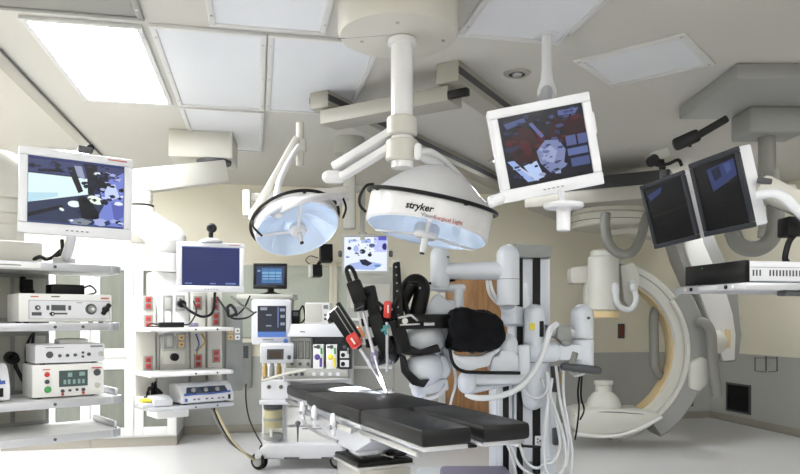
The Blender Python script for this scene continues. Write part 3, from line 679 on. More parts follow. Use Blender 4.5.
# light source (top device)
def span(T, x0, x1, y0, y1, b=0.0, px=None):
    a0 = ray(x0, (y0+y1)/2, T, b)[0]; a1 = ray(x1, (y0+y1)/2, T, b)[0]; pm = px or (x0+x1)/2
    return a0, a1, ray(pm, y1, T, b)[1], ray(pm, y0, T, b)[1]
b = .03; a0, a1, z0, z1 = span(T1, 18.5, 112, 294, 322, b); z0 = SZ[1]
t = device('light_source', 'white light source unit with a big round port on the second pendant shelf', a0, a1, b, b+.24, z0, z1, T1, paint)
f = Face(T1, a0, a1, b, z0+.006, z1)
mb = MB(T1); mb.use(white); f.rect(mb, .1, .24, .97, .9, .003); mb.use(ltext)
f.rect(mb, .1, .235, .97, .25); f.rect(mb, .1, .89, .97, .9); f.rect(mb, .1, .24, .104, .9); f.rect(mb, .966, .24, .97, .9); f.rect(mb, .6, .3, .66, .325)
mb.use(dkgrey); f.rect(mb, .13, .66, .23, .78, .005); f.rect(mb, .28, .42, .31, .58, .005); f.rect(mb, .33, .4, .48, .6, .006); f.rect(mb, .51, .42, .54, .58, .005); f.rect(mb, .31, .68, .5, .74, .005); f.rect(mb, .33, .08, .42, .12)
mb.use(rtext); f.rect(mb, .12, .09, .2, .13); f.rect(mb, .87, .11, .96, .16); mb.build('front_panel', t)
for (u, v, r, m) in ((.19, .5, .012, dkgrey), (.34, .72, .01, black)):
    mb = MB(T1); mb.use(m); f.knob(mb, u, v, r); mb.use(paint); f.knob(mb, u, v, r*.4, .017); mb.build('knob', t)
mb = MB(T1); mb.use(dkgrey); f.knob(mb, .76, .54, .027, .012); mb.use(midgrey); f.knob(mb, .76, .54, .018, .024); mb.use(paint); f.knob(mb, .765, .54, .008, .026); mb.build('light_port', t)
mb = MB(T1); mb.use(black).bar(f.p(.88, .74, -.014), f.p(.96, .34, -.018), .02, .02, .004); f.knob(mb, .92, .55, .016, .02); mb.build('lever', t)
# adapter on the light source
A0 = ray(48, 285, T1, .2)[0]; A1 = ray(82, 285, T1, .2)[0]
mb = MB(T1); mb.use(black).bx(A0, A1, .15, .25, z1, z1+.05, .006).tube([(A1, .22, z1+.03), (A1+.05, .24, z1+.05), (A1+.08, .25, z1+.02), (A1+.06, .34, z1+.006)], .005)
tag(mb.build('power_adapter'), 'black power adapter lying on top of the light source', 'adapter')
# insufflator and camera console
b = .09; a0, a1, z0, z1 = span(T1, 32, 104, 364, 400, b); z0 = SZ[2]
t = device('insufflator', 'white unit with a green-grey display and red and green buttons on the third shelf', a0, a1, b, b+.2, z0, z1, T1, paint)
f = Face(T1, a0, a1, b, z0+.006, z1); zi = z1
mb = MB(T1); mb.use(scr(84, 100, 96, .8)); f.rect(mb, .36, .2, .76, .7, .004)
mb.use(scr(150, 180, 176, .8)); f.rect(mb, .48, .27, .54, .4, .005); f.rect(mb, .64, .26, .72, .38, .005)
for u in (.42, .48, .55, .62, .68): f.rect(mb, u, .48+.1*(u % .12), u+.035, .62, .005)
mb.build('display', t)
for (u, v, m, r) in ((.2, .3, red, .012), (.2, .52, dkgrey, .011), (.21, .76, green, .016), (.41, .83, dkgrey, .009), (.51, .82, dkgrey, .007), (.61, .81, dkgrey, .007), (.7, .82, dkgrey, .009), (.41, .93, outlet_red, .007), (.7, .92, outlet_red, .007), (.9, .3, dkgrey, .017), (.9, .7, chrome, .014)):
    mb = MB(T1); mb.use(m); f.knob(mb, u, v, r, .008); mb.build('button', t)
mb = MB(T1); mb.use(rtext); f.rect(mb, .82, .13, .96, .17); f.rect(mb, .14, .13, .24, .16); mb.build('print', t)
b = .1; a0, a1, z0, z1 = span(T1, 35, 105, 344, 363, b); z0 = zi
t = device('camera_console', 'slim white console with a row of dark knobs stacked on the unit with the display', a0, a1, b, b+.19, z0, z1, T1, white)
f = Face(T1, a0, a1, b, z0+.006, z1)
for (u, v, r) in ((.2, .55, .016), (.34, .62, .008), (.45, .61, .008), (.56, .6, .008), (.67, .48, .006), (.67, .7, .006), (.76, .58, .009)):
    mb = MB(T1); mb.use(dkgrey); f.knob(mb, u, v, r, .008); mb.build('button', t)
mb = MB(T1); mb.use(chrome); f.knob(mb, .93, .55, .012, .012); mb.build('connector', t)
mb = MB(T1); mb.use(ltext); f.rect(mb, .14, .15, .4, .19); f.rect(mb, .78, .1, .96, .2); mb.build('print', t)
# papers and cables on the console
q0 = a0+.12
mb = MB(T1); mb.use(paint).bx(q0, q0+.13, .16, .26, z1, z1+.02, .003); mb.use(midgrey).bx(q0+.01, q0+.12, .16, .25, z1+.02, z1+.024)
tag(mb.build('notebook'), 'small pale box lying on top of the slim console with the dark knobs', 'box')
def pump(label, a0, a1, b0, b1, z0, z1, T):
    t = thing('irrigation_pump', label, 'medical device', T @ V(((a0+a1)/2, (b0+b1)/2, z0)), 'white and blue pump units')
    mb = MB(T); mb.use(white)
    h = z1-z0; prof = [(b0, z0+.008), (b0, z0+h*.42), (b0+.05, z0+h*.85), (b0+.09, z1), (b1, z1-.01), (b1, z0+.008)]
    mb.poly([(a0, y, z) for y, z in prof], (a1-a0, 0, 0), .012); mb.use(black)
    for x in (a0+.05, a1-.05):
        for y in (b0+.05, b1-.05): mb.cyl((x, y, z0), (x, y, z0+.012), .014, seg=10)
    mb.build('case', t)
    mb = MB(T); mb.use(navy)
    def on(u, v, o=.002):  # v 0..1 up the sloping face
        y = b0+.05*v; z = z0+h*(.42+.43*v); n = V((0, -h*.43, .05)).normalized()
        return V((a0+(a1-a0)*u, y, z))+n*o
    mb.flat([on(.1, .2), on(.9, .2), on(.86, .9), on(.14, .9)]); mb.use(blue)
    mb.flat([on(.06, -.0, .003), on(.3, .05, .003), on(.5, .02, .003), on(.5, .16, .003), on(.3, .18, .003), on(.06, .25, .003)]); mb.flat([on(.5, .02, .003), on(.94, .12, .003), on(.94, .34, .003), on(.7, .2, .003), on(.5, .16, .003)])
    mb.build('control_panel', t)
    for u in (.25, .48, .7):
        n = V((0, -h*.43, .05)).normalized(); mb = MB(T); mb.use(midgrey).cyl(on(u, .55), on(u, .55, .014), .018, .014, seg=16); mb.build('knob', t)
    for u in (.22, .3, .45, .55, .68, .76): mb = MB(T); mb.use(ltext).bx(a0+(a1-a0)*u, a0+(a1-a0)*(u+.05), b0-.003, b0+.002, z0+h*.2, z0+h*.28); mb.build('print', t)
    mb = MB(T); mb.use(black).bx(a1-.05, a1-.03, b0-.003, b0+.002, z0+h*.15, z0+h*.38); mb.build('switch', t)
    mb = MB(T); mb.use(blue).bx(a0+.03, a0+.05, b0-.003, b0+.002, z0+h*.15, z0+h*.3); mb.build('print', t)
    return t
xr = ray(9, 400, T1, .1)[0]
pump('white and blue pump unit cut off by the left edge on the third shelf', xr-.34, xr, .06, .34, SZ[2], SZ[2]+.17, T1)
# cables on this pendant
mb = MB(T1); mb.use(black)
zt = SZ[0]
L_ = lambda px, py, b: V((ray(px, py, T1, b)[0], b, ray(px, py, T1, b)[1]))
z_ = zt+.012
mb.tube([L_(62, 240, .12), L_(62, 252, .1), V((L_(57, 258, .1).x, .12, z_+.03)), V((L_(48, 262, .1).x, .13, z_+.012)), V((L_(40, 263, .1).x, .1, z_+.02)), V((L_(30, 263, .1).x, .12, z_)), V((L_(20, 264, .1).x, .2, z_))], .009)
mb.tube([L_(61, 250, .14), V((L_(54, 258, .1).x, .17, z_+.02)), V((L_(44, 262, .1).x, .16, z_+.02)), V((L_(32, 262, .1).x, .18, z_))], .008)
tag(mb.build('cable'), 'black cable coiled on the top shelf under the left picture monitor', 'cable')
mb = MB(T1); mb.use(black)
mb.tube([V((L_(22, 276, .42).x, .4, SZ[0]-.05)), V((L_(21, 284, .42).x, .38, SZ[0]-.12)), V((L_(26, 289, .42).x, .36, SZ[1]+.16)), V((L_(30, 291, .42).x, .37, SZ[1]+.15))], .014).box(V((L_(26, 288, .42).x, .4, SZ[1]+.18)), (.05, .05, .07), .008)
tag(mb.build('power_cable'), 'thick black cable hanging behind the light source', 'cable')
mb = MB(T1); mb.use(black); X = lambda px: ray(px, 370, T1, .4)[0]
mb.cyl((X(12), .45, SZ[2]+.18), (X(12), .39, SZ[2]+.18), .03).cyl((X(12), .4, SZ[2]+.18), (X(14), .36, SZ[2]+.17), .02)
for k in range(4): mb.tube([(X(13), .37, SZ[2]+.17-.01*k), (X(18)+.01*k, .34, SZ[2]+.1-.02*k), (X(26), .4, SZ[2]+.06+.05*k), (X(31), .41, SZ[2]+.1+.06*k), (X(35), .42, SZ[2]+.3)], .006)
tag(mb.build('plug_cable'), 'black plug and bundled cables behind the stacked units of the third shelf', 'cable')
# ------------------------------------------------------------------ service pendant
P2 = V(((190-CX)/F*5.2, 5.2, 0)); T2 = frame(P2, (.788, .616, 0))
t = thing('service_pendant', 'white ceiling service pendant with socket columns and three shelves, left of the anaesthesia machine', 'service pendant', T2 @ V((0, .45, .75)))
# ceiling box and arms
bxp = P(203, 150, 6.25)
mb = MB(); mb.use(greyw).box((bxp.x, 6.3, CEIL-.12), (.54, .5, .24), .012, (0, 0, rad(8))); mb.build('ceiling_box', t)
pv = V((P(214, 165, 6.2).x, 6.2, 0)); je = V((P(141, 190, 5.62).x, 5.62, 0)); zA = P(141, 181, 5.62).z
mb = MB(); mb.use(dkgrey).cyl(V((pv.x, pv.y, CEIL-.24)), V((pv.x, pv.y, CEIL-.27)), .15); mb.use(greyw).bar(V((pv.x+.06, pv.y-.0, 2.69)), V((je.x-.1, je.y-.02, zA-.02)), .24, .19, .015)
mb.build('upper_arm', t)
mb = MB(); mb.use(greyw)
zj = P(141, 205, 5.62).z; mb.cyl(V((je.x, je.y, zA)), V((je.x, je.y, zj)), .085)
for k in range(3): mb.cyl(V((je.x, je.y, zj+.03+.04*k)), V((je.x, je.y, zj+.05+.04*k)), .09)
mb.use(black).cyl(V((je.x, je.y, zj)), V((je.x, je.y, zj-.008)), .1); mb.use(greyw).cyl(V((je.x, je.y, zj-.008)), V((je.x, je.y, P(141, 236, 5.62).z)), .105, .125, b=.02).cyl(V((je.x, je.y, P(141, 236, 5.62).z)), V((je.x, je.y, P(141, 243, 5.62).z)), .125, .07)
mb.build('joint', t)
ct = V((P(163, 265, 5.45).x, 5.5, 0))
ez = P(165, 243, 5.5).z
mb = MB(); mb.use(paint).bar(V((je.x+.02, je.y-.03, P(145, 220, 5.55).z)), V((ct.x+.02, ct.y, ez+.04)), .2, .2, .03).cap(V((ct.x, ct.y, P(160, 256, 5.5).z)), V((ct.x, ct.y, ez+.17)), .16).cyl(V((ct.x, ct.y, P(163, 272, 5.5).z)), V((ct.x, ct.y, P(163, 254, 5.5).z)), .1, .12)
mb.build('lower_arm', t)
bc = .37
def colx(x0, x1, b=bc): return ray(x0, 320, T2, b)[0], ray(x1, 320, T2, b)[0]
zc0 = ray(160, 408, T2, bc)[1]
def column(x0, x1, ytop, ybot, m, b=bc, th=.16, nm='column'):
    a0, a1 = colx(x0, x1, b); z1 = ray((x0+x1)/2, ytop, T2, b)[1]; z0 = ray((x0+x1)/2, ybot, T2, b)[1]
    mb = MB(T2); mb.use(m).bx(a0, a1, b, b+th, z0, z1, .01); return mb.build(nm, t)
cm = column(157, 189, 272, 418, paint, th=.25)
cl = column(135, 156, 296, 396, greyw, b=.33, th=.2)
cr1 = column(190.5, 206, 292, 392, greyw)
cr2 = column(208, 222, 292, 388, greyw)
cr3 = column(226, 243, 306, 391, midgrey, b=.42, th=.14)
cbk = column(160, 190, 336, 372, pend_grey, b=.33, th=.04, nm='panel')
mb = MB(T2); a0, a1 = colx(160, 187, .33); mb.use(greyw).bx(a0+.02, a1-.02, .322, .335, ray(173, 364, T2, .33)[1], ray(173, 351, T2, .33)[1], .004); mb.use(black).cyl(V((ray(174, 357, T2, .32)[0], .322, ray(174, 357, T2, .32)[1])), V((ray(174, 357, T2, .32)[0], .29, ray(174, 357, T2, .32)[1])), .03); mb.build('round_connector', cbk)
def outlet(px, py, parent, b, m=outlet_red, w=.07, h=.11, dbl=True):
    a, z = ray(px, py, T2, b)
    mb = MB(T2); mb.use(midgrey).bx(a-w/2, a+w/2, b-.008, b+.002, z-h/2, z+h/2, .003); mb.use(m)
    if dbl:
        for s in (-1, 1): mb.bx(a-w*.3, a+w*.3, b-.012, b-.004, z+s*h*.23-h*.18, z+s*h*.23+h*.18, .004); mb.use(dkgrey).bx(a-.008, a+.008, b-.014, b-.01, z+s*h*.23-.006, z+s*h*.23+.006).use(m)
    else: mb.bx(a-w*.3, a+w*.3, b-.012, b-.004, z-h*.36, z+h*.36, .004)
    mb.build('outlet', parent)
for px, py, pa, b in ((148, 303, cl, .33), (148, 322, cl, .33), (148, 363, cl, .33), (197.5, 303, cr1, bc), (215, 304, cr2, bc), (215.5, 319, cr2, bc), (198, 361, cr1, bc), (216, 356, cr2, bc)): outlet(px, py, pa, b)
for px, py, m in ((167.5, 303, pend_grey), (180, 303, pend_grey), (167.5, 317, paint), (169, 341, pend_grey), (181, 341, tan), (230, 334, tan), (237, 334, paint)): outlet(px, py, cm if px < 190 else cr3, (bc if py < 330 else .33) if px < 200 else .42, m, .075, .12, px > 170)
SP = {}
for i, (y, m) in enumerate(((329, paint), (373.5, paint), (407, alu))):
    a0 = ray(150 if i else 140, y, T2)[0]; a1 = ray(235, y, T2)[0]; zc = ray(190, y+.5, T2)[1]; SP[i] = zc+.014
    if i == 0: a0 = ray(150, y, T2)[0]
    mb = MB(T2); mb.use(m); plate(mb, a0, a1, .0, .36, zc-.014, zc+.014, .03)
    mb.use(black if i != 2 else dkgrey)
    for u in (.52, .78): mb.cyl((a0+(a1-a0)*u, .001, zc), (a0+(a1-a0)*u, -.004, zc), .007)
    mb.build('shelf', t)
    SA = (a0, a1)
a0, a1, z0, z1 = span(T2, 181, 234, 383, 409, .05); z0 = SP[2]
pump('white and blue pump unit with three knobs on the lowest shelf of the service pendant', a0, a1, .05, .31, z0, z0+.155, T2)
# small white unit with a yellow part
a0, a1, z0_, z1 = span(T2, 153, 172, 402, 414, .08)
tt = thing('foot_switch', 'small white foot switch with a yellow end beside the pump on the lowest shelf', 'foot switch', T2 @ V(((a0+a1)/2, .15, SP[2])))
mb = MB(T2); mb.use(white).poly([(a0, .06, SP[2]+.001), (a0, .06, SP[2]+.05), (a0, .14, SP[2]+.075), (a0, .24, SP[2]+.075), (a0, .24, SP[2]+.001)], (a1-a0, 0, 0), .006); mb.build('body', tt)
mb = MB(T2); mb.use(yellow).box(((a0-.035), .14, SP[2]+.045), (.07, .08, .025), .008); mb.build('pedal', tt)
mb = MB(T2); mb.use(white).box((a0-.035, .14, SP[2]+.015), (.07, .1, .03), .004); mb.build('base', tt)
mb = MB(T2); mb.use(black)
for k in range(7): mb.tube([(a0+.02+.012*k, .26, SP[2]+.012), (a0+.01*k, .2+.02*(k % 3), SP[2]+.1+.012*k), (a0+.08, .28, SP[2]+.12-.006*k), (a0+.13-.01*k, .27, SP[2]+.08), (a0+.15, .3, SP[2]+.012)], .008)
tag(mb.build('cable_coil'), 'tangle of black cables piled behind the foot switch on the lowest shelf', 'cable')
# adapter + cable on first shelf
ax0, ax1 = ray(159, 325, T2, .08)[0], ray(183, 325, T2, .08)[0]
mb = MB(T2); mb.use(black).bx(ax0, ax1, .05, .11, SP[0], SP[0]+.04, .006)
mb.tube([(ax0, .08, SP[0]+.02), (ax0-.06, .06, SP[0]+.03), (ax0-.08, .1, SP[0]+.01), (ax0-.02, .16, SP[0]+.006), (ax0+.1, .2, SP[0]+.006)], .005)
w0 = ray(180, 304, T2, bc)
mb.tube([(ax1, .08, SP[0]+.02), (ax1+.06, .1, SP[0]+.03), (ax1+.12, .12, SP[0]+.12), (ax1+.13, .2, SP[0]+.2)], .006)
mb.cyl((w0[0], bc-.01, w0[1]-.0), (w0[0], bc-.06, w0[1]), .03).tube([(w0[0], bc-.05, w0[1]), (w0[0]+.05, bc-.1, w0[1]-.06), (w0[0]+.14, bc-.12, w0[1]-.1), (w0[0]+.22, bc-.12, w0[1]-.06), (w0[0]+.24, bc-.12, w0[1]+.1)], .011)
tag(mb.build('power_adapter'), 'black power adapter with a looping cable on the top shelf of the service pendant', 'adapter')
mb = MB(T2); mb.use(lilac).box((ax1+.1, .12, SP[0]+.02), (.06, .05, .03), .008, (0, 0, .5)); tag(mb.build('connector_plug'), 'lilac plug lying beside the adapter on the top shelf of the service pendant', 'plug')
# cables hung right of the columns
mb = MB(); mb.use(black)
mb.tube([P(217, 297, 5.5), P(226, 310, 5.45), P(232, 318, 5.4), P(246, 318, 5.6), P(256, 312, 6.0)], .008).tube([P(226, 309, 5.4), P(231, 305, 5.42), P(236, 313, 5.4), P(229, 316, 5.4), P(228, 309, 5.4)], .012).tube([P(250, 296, 5.7), P(244, 308, 5.6), P(236, 316, 5.5)], .007)
mb.use(hose_grey).tube([P(231, 296, 5.5), P(242, 305, 5.55), P(254, 313, 5.9)], .009)
tag(mb.build('cable_bundle'), 'black and grey cables strung between the service pendant and the anaesthesia machine', 'cable')
mb = MB(); mb.use(brass).tube([P(202, 334, 5.6), P(205, 342, 5.55), P(198, 350, 5.55), P(197, 355, 5.55)], .007); mb.use(blue).tube([P(196, 334, 5.6), P(199, 344, 5.55), P(196, 351, 5.55)], .006)
tag(mb.build('gas_hose'), 'thin yellow and blue gas hoses between the shelves of the service pendant', 'hose')
mb = MB()
for k, m in enumerate((hose_grey, black, granule)):
    mb.use(m).tube([P(212+k*2, 409, 5.55), P(219+k*2, 425, 5.7), P(229+k*2, 441, 5.9), P(245+k, 453+k, 6.15), P(254, 458+k, 6.4)], .011)
tag(mb.build('floor_hose'), 'hose bundle drooping from the service pendant down to the wheels of the anaesthesia machine', 'hose')
mb = MB(R); mb.use(midgrey); a, z = ray(246, 362, TB); mb.bx(a-.07, a+.07, VB-.06, VB-.012, z-.3, z+.3, .01).use(dkgrey).bx(a-.03, a+.03, VB-.065, VB-.058, z+.05, z+.2)
tag(mb.build('wall_panel'), 'narrow grey socket panel on the wall between pendant and anaesthesia machine', 'wall panel')
mb = MB(); w = P(247, 378, 8.45); mb.use(black).tube([P(246, 384, 8.42), P(246, 400, 8.3), P(249, 418, 8.0), P(256, 434, 7.6), P(262, 444, 7.2)], .008); tag(mb.build('wall_cable'), 'thin dark cable hanging from the wall panel to the floor', 'cable')
# ------------------------------------------------------------------ anaesthesia machine
DA = 6.5
t = thing('anaesthesia_machine', 'white anaesthesia machine on wheels behind the head of the operating table', 'anaesthesia machine', (P(312, 450, DA).x, DA+.3, 0))
def A(px, py, dy=0): return P(px, py, DA+dy)
mb = MB(); mb.use(white).pp([(259, 449), (268, 444), (338, 444), (343, 449), (343, 459), (262, 459)], DA-.05, .62, .015); base_ = mb.build('base', t)
mb = MB(); mb.use(dkgrey).bx(A(285, 456).x, A(300, 456).x, DA-.056, DA-.04, A(285, 458).z, A(285, 456).z); mb.build('trim', base_)
mb = MB(); mb.use(dkgrey).bx(A(322, 456).x, A(336, 456).x, DA-.056, DA-.04, A(322, 458).z, A(322, 456).z); mb.build('trim', base_)
def caster(x, y, r, parent, m=None):
    mb = MB(); mb.use(white).cyl((x, y, r), (x, y, r*2+.02), .02)
    mb.bx(x-.035, x+.035, y-.05, y+.05, r*1.3, r*2.05, .015)
    mb.build('fork', parent)
    mb = MB(); mb.use(black)
    ax = V((.45, 1, 0)).normalized(); o = V((x, y, r))
    for s in (-1, 1): mb.cyl(o+ax*s*.012, o+ax*s*.034, r, b=.008).use(midgrey).cyl(o+ax*s*.033, o+ax*s*.038, r*.62).use(black)
    mb.build('wheel', parent)
for x, y in ((A(263, 460).x, DA-.02), (A(338, 460).x, DA+.02), (A(260, 460).x, DA+.5), (A(340, 460).x, DA+.5)): caster(x-.03 if x < -1 else x, y, .078, t)
# big grey side wheels
mb = MB(); mb.use(white).pb(285, 333, 352, 445, DA+.12, .5, .01).pb(262, 357, 287, 446, DA+.3, .3, .01); mb.build('cabinet', t)
for (y0, y1) in ((384, 405), (407, 425), (427, 443)):
    mb = MB(); mb.use(paint).pb(287, y0, 337, y1, DA+.08, .04, .008); dr_ = mb.build('drawer', t)
    mb = MB(); mb.use(ltext).pb(302, y0+1.2, 322, y0+2.4, DA+.072, .012, .002); mb.build('handle', dr_)
# left block with gauges, valves, absorber
mb = MB(); mb.use(white).pb(261, 380, 288, 400, DA-.02, .3, .015); gb = mb.build('gauge_block', t)
for px in (269, 281):
    mb = MB(); mb.use(chrome).cyl(A(px, 387, -.02), A(px, 387, -.035), .024); mb.use(dkgrey).cyl(A(px, 387, -.035), A(px, 387, -.038), .018); mb.build('gauge', gb)
mb = MB(); mb.use(white).pb(259, 400, 289, 405, DA-.05, .3, .012); mb.build('tray', t)
c = A(273, 440, .1); zt, zb = A(273, 410).z, A(273, 437).z
ab = None
mb = MB(); mb.use(jar_glass).cyl((c.x, c.y, zb), (c.x, c.y, zt), .088); ab = mb.build('absorber', t)
mb = MB(); mb.use(dkgrey).cyl((c.x, c.y, zt), (c.x, c.y, zt+.05), .09, b=.01).cyl((c.x-.04, c.y-.04, zt+.05), (c.x-.04, c.y-.04, zt+.08), .025).cyl((c.x+.04, c.y-.04, zt+.05), (c.x+.04, c.y-.04, zt+.08), .025); mb.build('lid', ab)
zm = (zb+zt)/2+.03
mb = MB(); mb.use(granule).cyl((c.x, c.y, zm+.012), (c.x, c.y, zt-.01), .083).cyl((c.x, c.y, zb+.075), (c.x, c.y, zm-.012), .083); mb.build('granules', ab)
mb = MB(); mb.use(midgrey).cyl((c.x, c.y, zm-.012), (c.x, c.y, zm+.012), .091).cyl((c.x, c.y, zb-.04), (c.x, c.y, zb+.02), .091, b=.01).use(white).cyl((c.x, c.y, zb-.07), (c.x, c.y, zb-.04), .06).cyl((c.x-.0, c.y-.1, zb), (c.x, c.y-.1, zb+.07), .012); mb.build('clamp', ab)
for i, px in enumerate((265, 272, 279)):
    mb = MB(); mb.use(brass if i != 1 else midgrey).cyl(A(px, 379, .06), A(px, 366, .06), .024).cyl(A(px, 366, .06), A(px, 362, .06), .018); mb.use(chrome).cyl(A(px, 380, .06), A(px, 377, .06), .04); mb.build('valve', gb)
mb = MB(); mb.use(greyw).tube([A(262, 381, -.05), A(275, 377, -.1), A(290, 373, -.12), A(306, 370, -.1)], .013, 10); mb.build('breathing_hose', t)
# control strip and flow panel, vaporiser bay
mb = MB(); mb.use(pend_grey).pb(284, 368, 348, 380, DA-.03, .3, .008); cs = mb.build('control_strip', t)
mb = MB(); mb.use(steel).cyl(A(284, 380, -.06), A(350, 379, -.06), .012); mb.build('rail', cs)
for px in (290, 296, 302, 314, 322, 330, 338):
    mb = MB(); mb.use(dkgrey if px < 310 else white).cyl(A(px, 374, -.03), A(px, 374, -.055), .018); mb.build('knob', cs)
mb = MB(); mb.use(pend_grey).pb(286, 338, 312, 368, DA-.0, .15, .006); fp = mb.build('flow_panel', t)
for x0 in (292, 298.5, 305):
    mb = MB(); mb.use(teal if 0 else dkgrey).pb(x0-.3, 341, x0+5.2, 359, DA-.006, .01); mb.use(jar_glass).pb(x0+.6, 342, x0+4.4, 358, DA-.012, .01); mb.build('flow_tube', fp)
for px in (292, 300, 308):
    mb = MB(); mb.use(dkgrey).cyl(A(px, 364), A(px, 364, -.025), .016); mb.build('knob', fp)
mb = MB(); mb.use(dkgrey).pb(312, 336, 351, 369, DA+.09, .02).pb(311, 336, 312.5, 369, DA-.02, .13).pb(350, 336, 351.5, 369, DA-.02, .13); mb.build('vaporiser_bay', t)
for (x0, x1, m, c1, dark) in ((313, 323.5, paint, purple, 0), (326, 337, paint, yellow, 0), (339, 350, black, paint, 1)):
    mb = MB(); mb.use(m).pb(x0, 344.5, x1, 369, DA-.04, .12, .006); va = mb.build('vaporiser', t)
    mb = MB(); mb.use(dkgrey).cyl(A((x0+x1)/2, 347, -.04), A((x0+x1)/2, 347, -.05), .018).use(green if not dark else midgrey).pb(x1-3, 348, x1-1, 354, DA-.044, .01); mb.use(c1)
    if dark: mb.pb(x0+1, 351, x1-1, 358, DA-.044, .01).pb(x0+1, 360, x1-1, 367, DA-.044, .01).use(black).cyl(A(x0+4, 355, -.044), A(x0+4, 355, -.05), .02).cyl(A(x0+4, 364, -.044), A(x0+4, 364, -.05), .02)
    else: mb.ell(A((x0+x1)/2-1, 357, -.036), (.03, .01, .03)).pb(x1-4, 358, x1-1.5, 367, DA-.044, .01).use(dkgrey).pb(x0+1, 346, x0+5, 348, DA-.044, .01)
    mb.build('dial', va)
# top shelf
mb = MB(); mb.use(white).pp([(287, 327), (290, 324), (346, 324), (350, 328), (350, 337), (287, 337)], DA-.05, .5, .012); mb.use(ltext).pb(300, 331, 305, 332.4, DA-.054, .01); mb.build('top_shelf', t)
mb = MB(); mb.use(pend_grey).pb(286, 296, 293, 325, DA+.3, .08, .006).pb(236, 294, 293, 299, DA-.0, .36, .01); mb.build('monitor_shelf', t)
# own monitor
Tm = frame(A(271.5, 322, -.1), (.98, .2, 0), (.03, -.18, 1))
mb = MB(Tm); k = DA/F; mb.use(white).bx(-.178, .178, 0, .07, -.215, .205, .02).box((0, .06, -.22), (.12, .06, .06), .01); sm = mb.build('vent_screen', t)
mb = MB(Tm); mb.use(scr(52, 56, 66)).bx(-.125, .13, -.004, .004, -.09, .15); mb.use(scr(92, 130, 205)).bx(-.125, .13, -.005, .003, -.14, -.09).use(scr(120, 150, 215)).bx(.055, .062, -.0055, 0, -.05, .14); mb.use(scr(150, 156, 170))
for q in ((-.1, .11, -.04, .13), (-.05, .06, .0, .065), (-.05, -.04, .0, -.035), (.075, .1, .12, .12), (.08, .04, .12, .06), (.08, -.03, .12, -.01)): mb.bx(q[0], q[2], -.0052, 0, min(q[1], q[3]), max(q[1], q[3])+.006)
mb.build('screen', sm)
mb = MB(Tm); mb.use(blue).cyl((.13, 0, -.175), (.13, -.02, -.175), .02); mb.use(ltext).bx(-.08, .02, -.003, .002, -.17, -.16); mb.build('knob', sm)
Tn = frame(A(277, 354, -.12), (.97, .22, 0), (.04, -.45, 1))
mb = MB(Tn); mb.use(white).bx(-.15, .15, 0, .06, -.1, .09, .015); s2 = mb.build('lower_display', t)
mb = MB(Tn); mb.use(dkgrey).bx(-.09, .06, -.004, .004, -.055, .05).use(scr(96, 84, 70, .6)).bx(-.07, .04, -.006, 0, -.04, .035); mb.build('screen', s2)
mb = MB(Tn); mb.use(dkgrey).cyl((.11, 0, -.03), (.11, -.02, -.03), .018); mb.build('knob', s2)
mb = MB(); mb.use(pend_grey).bar(A(272, 330, .0), A(290, 345, .25), .06, .06, .01).bar(A(277, 356, -.04), A(288, 352, .2), .05, .05, .01); mb.build('screen_arm', t)
# things on the top shelf
q = A(316, 324, .12)
tt = thing('white_box_monitor', 'small white boxy unit standing on the top shelf of the anaesthesia machine', 'medical device', (q.x, q.y, q.z))
mb = MB(); mb.use(paint).pb(305, 302.5, 330, 324, DA+.1, .22, .008); mb.build('case', tt)
mb = MB(); mb.use(greyw).pb(306, 304, 322, 322, DA+.094, .012, .002).use(ltext).pb(323.5, 305, 328, 309, DA+.095, .01).use(dkgrey).pb(324, 314, 328, 316, DA+.095, .01).pb(324, 318, 328, 320, DA+.095, .01); mb.build('front_panel', tt)
mb = MB(); mb.use(black).pb(291.5, 310, 299, 324, DA+.14, .12, .012).use(dkgrey).pb(293, 312, 298, 316, DA+.13, .02).use(black).tube([A(299, 312, .18), A(303, 306, .2), A(305, 318, .22), A(301, 323, .2)], .008)
tag(mb.build('gas_module'), 'small black module with a cable beside the white boxy unit', 'medical device')
# black monitor
c = A(270, 294, .12)
polys = [(scr(70, 120, 170), rc(.2, .12, .92, .9)), (scr(120, 170, 210), rc(.22, .3, .9, .42)), (scr(150, 190, 220), rc(.24, .5, .88, .56)), (scr(150, 190, 220), rc(.24, .66, .88, .7)), (scr(60, 96, 140), rc(.44, .12, .46, .9)), (scr(60, 96, 140), rc(.68, .12, .7, .9)), (scr(40, 60, 100), rc(.04, .1, .16, .9)), (scr(140, 160, 190), rc(.05, .2, .15, .3))]
bm, Tb = monitor('desk_monitor', 'black monitor with a pale blue screen on the shelf above the anaesthesia machine', A(270, 276, .1), (1, .04, 0), (0, .05, 1), .315, .24, black, polys, scr(46, 60, 92), bez=.026, chin=.01)
zs = A(270, 294).z
mb = MB(); mb.use(black).lathe([(0, 0), (.1, 0), (.1, .008), (.05, .02), (.03, .03), (.03, .1), (0, .1)], (c.x, c.y+.04, A(270, 294, 0).z)); mb.build('stand', bm)
# ------------------------------------------------------------------ cart behind the robot arms
DV = 6.9
t = thing('equipment_cart', 'pale grey equipment cart behind the robot arms, under the hanging picture monitor', 'cart', (P(368, 300, DV).x, DV+.25, 0))
mb = MB(); mb.use(pend_grey).pb(347, 276, 394, 437, DV, .5, .015); mb.build('body', t)
mb = MB(); mb.use(greyw).pb(350, 284, 390, 308, DV-.012, .02, .006); fr = mb.build('front_panel', t)
mb = MB(); mb.use(dkgrey).pb(364, 289, 376, 290, DV-.014, .01).use(white).pb(363, 290, 377, 293, DV-.014, .01); mb.build('handle', fr)
for y in (318, 342, 366, 390): mb = MB(); mb.use(paint).pb(349, y, 392, y+3, DV-.04, .06, .006); mb.build('shelf', t)
for x in (352, 388):
    for y in (DV+.08, DV+.42): caster(P(x, 0, DV).x, y, .055, t)
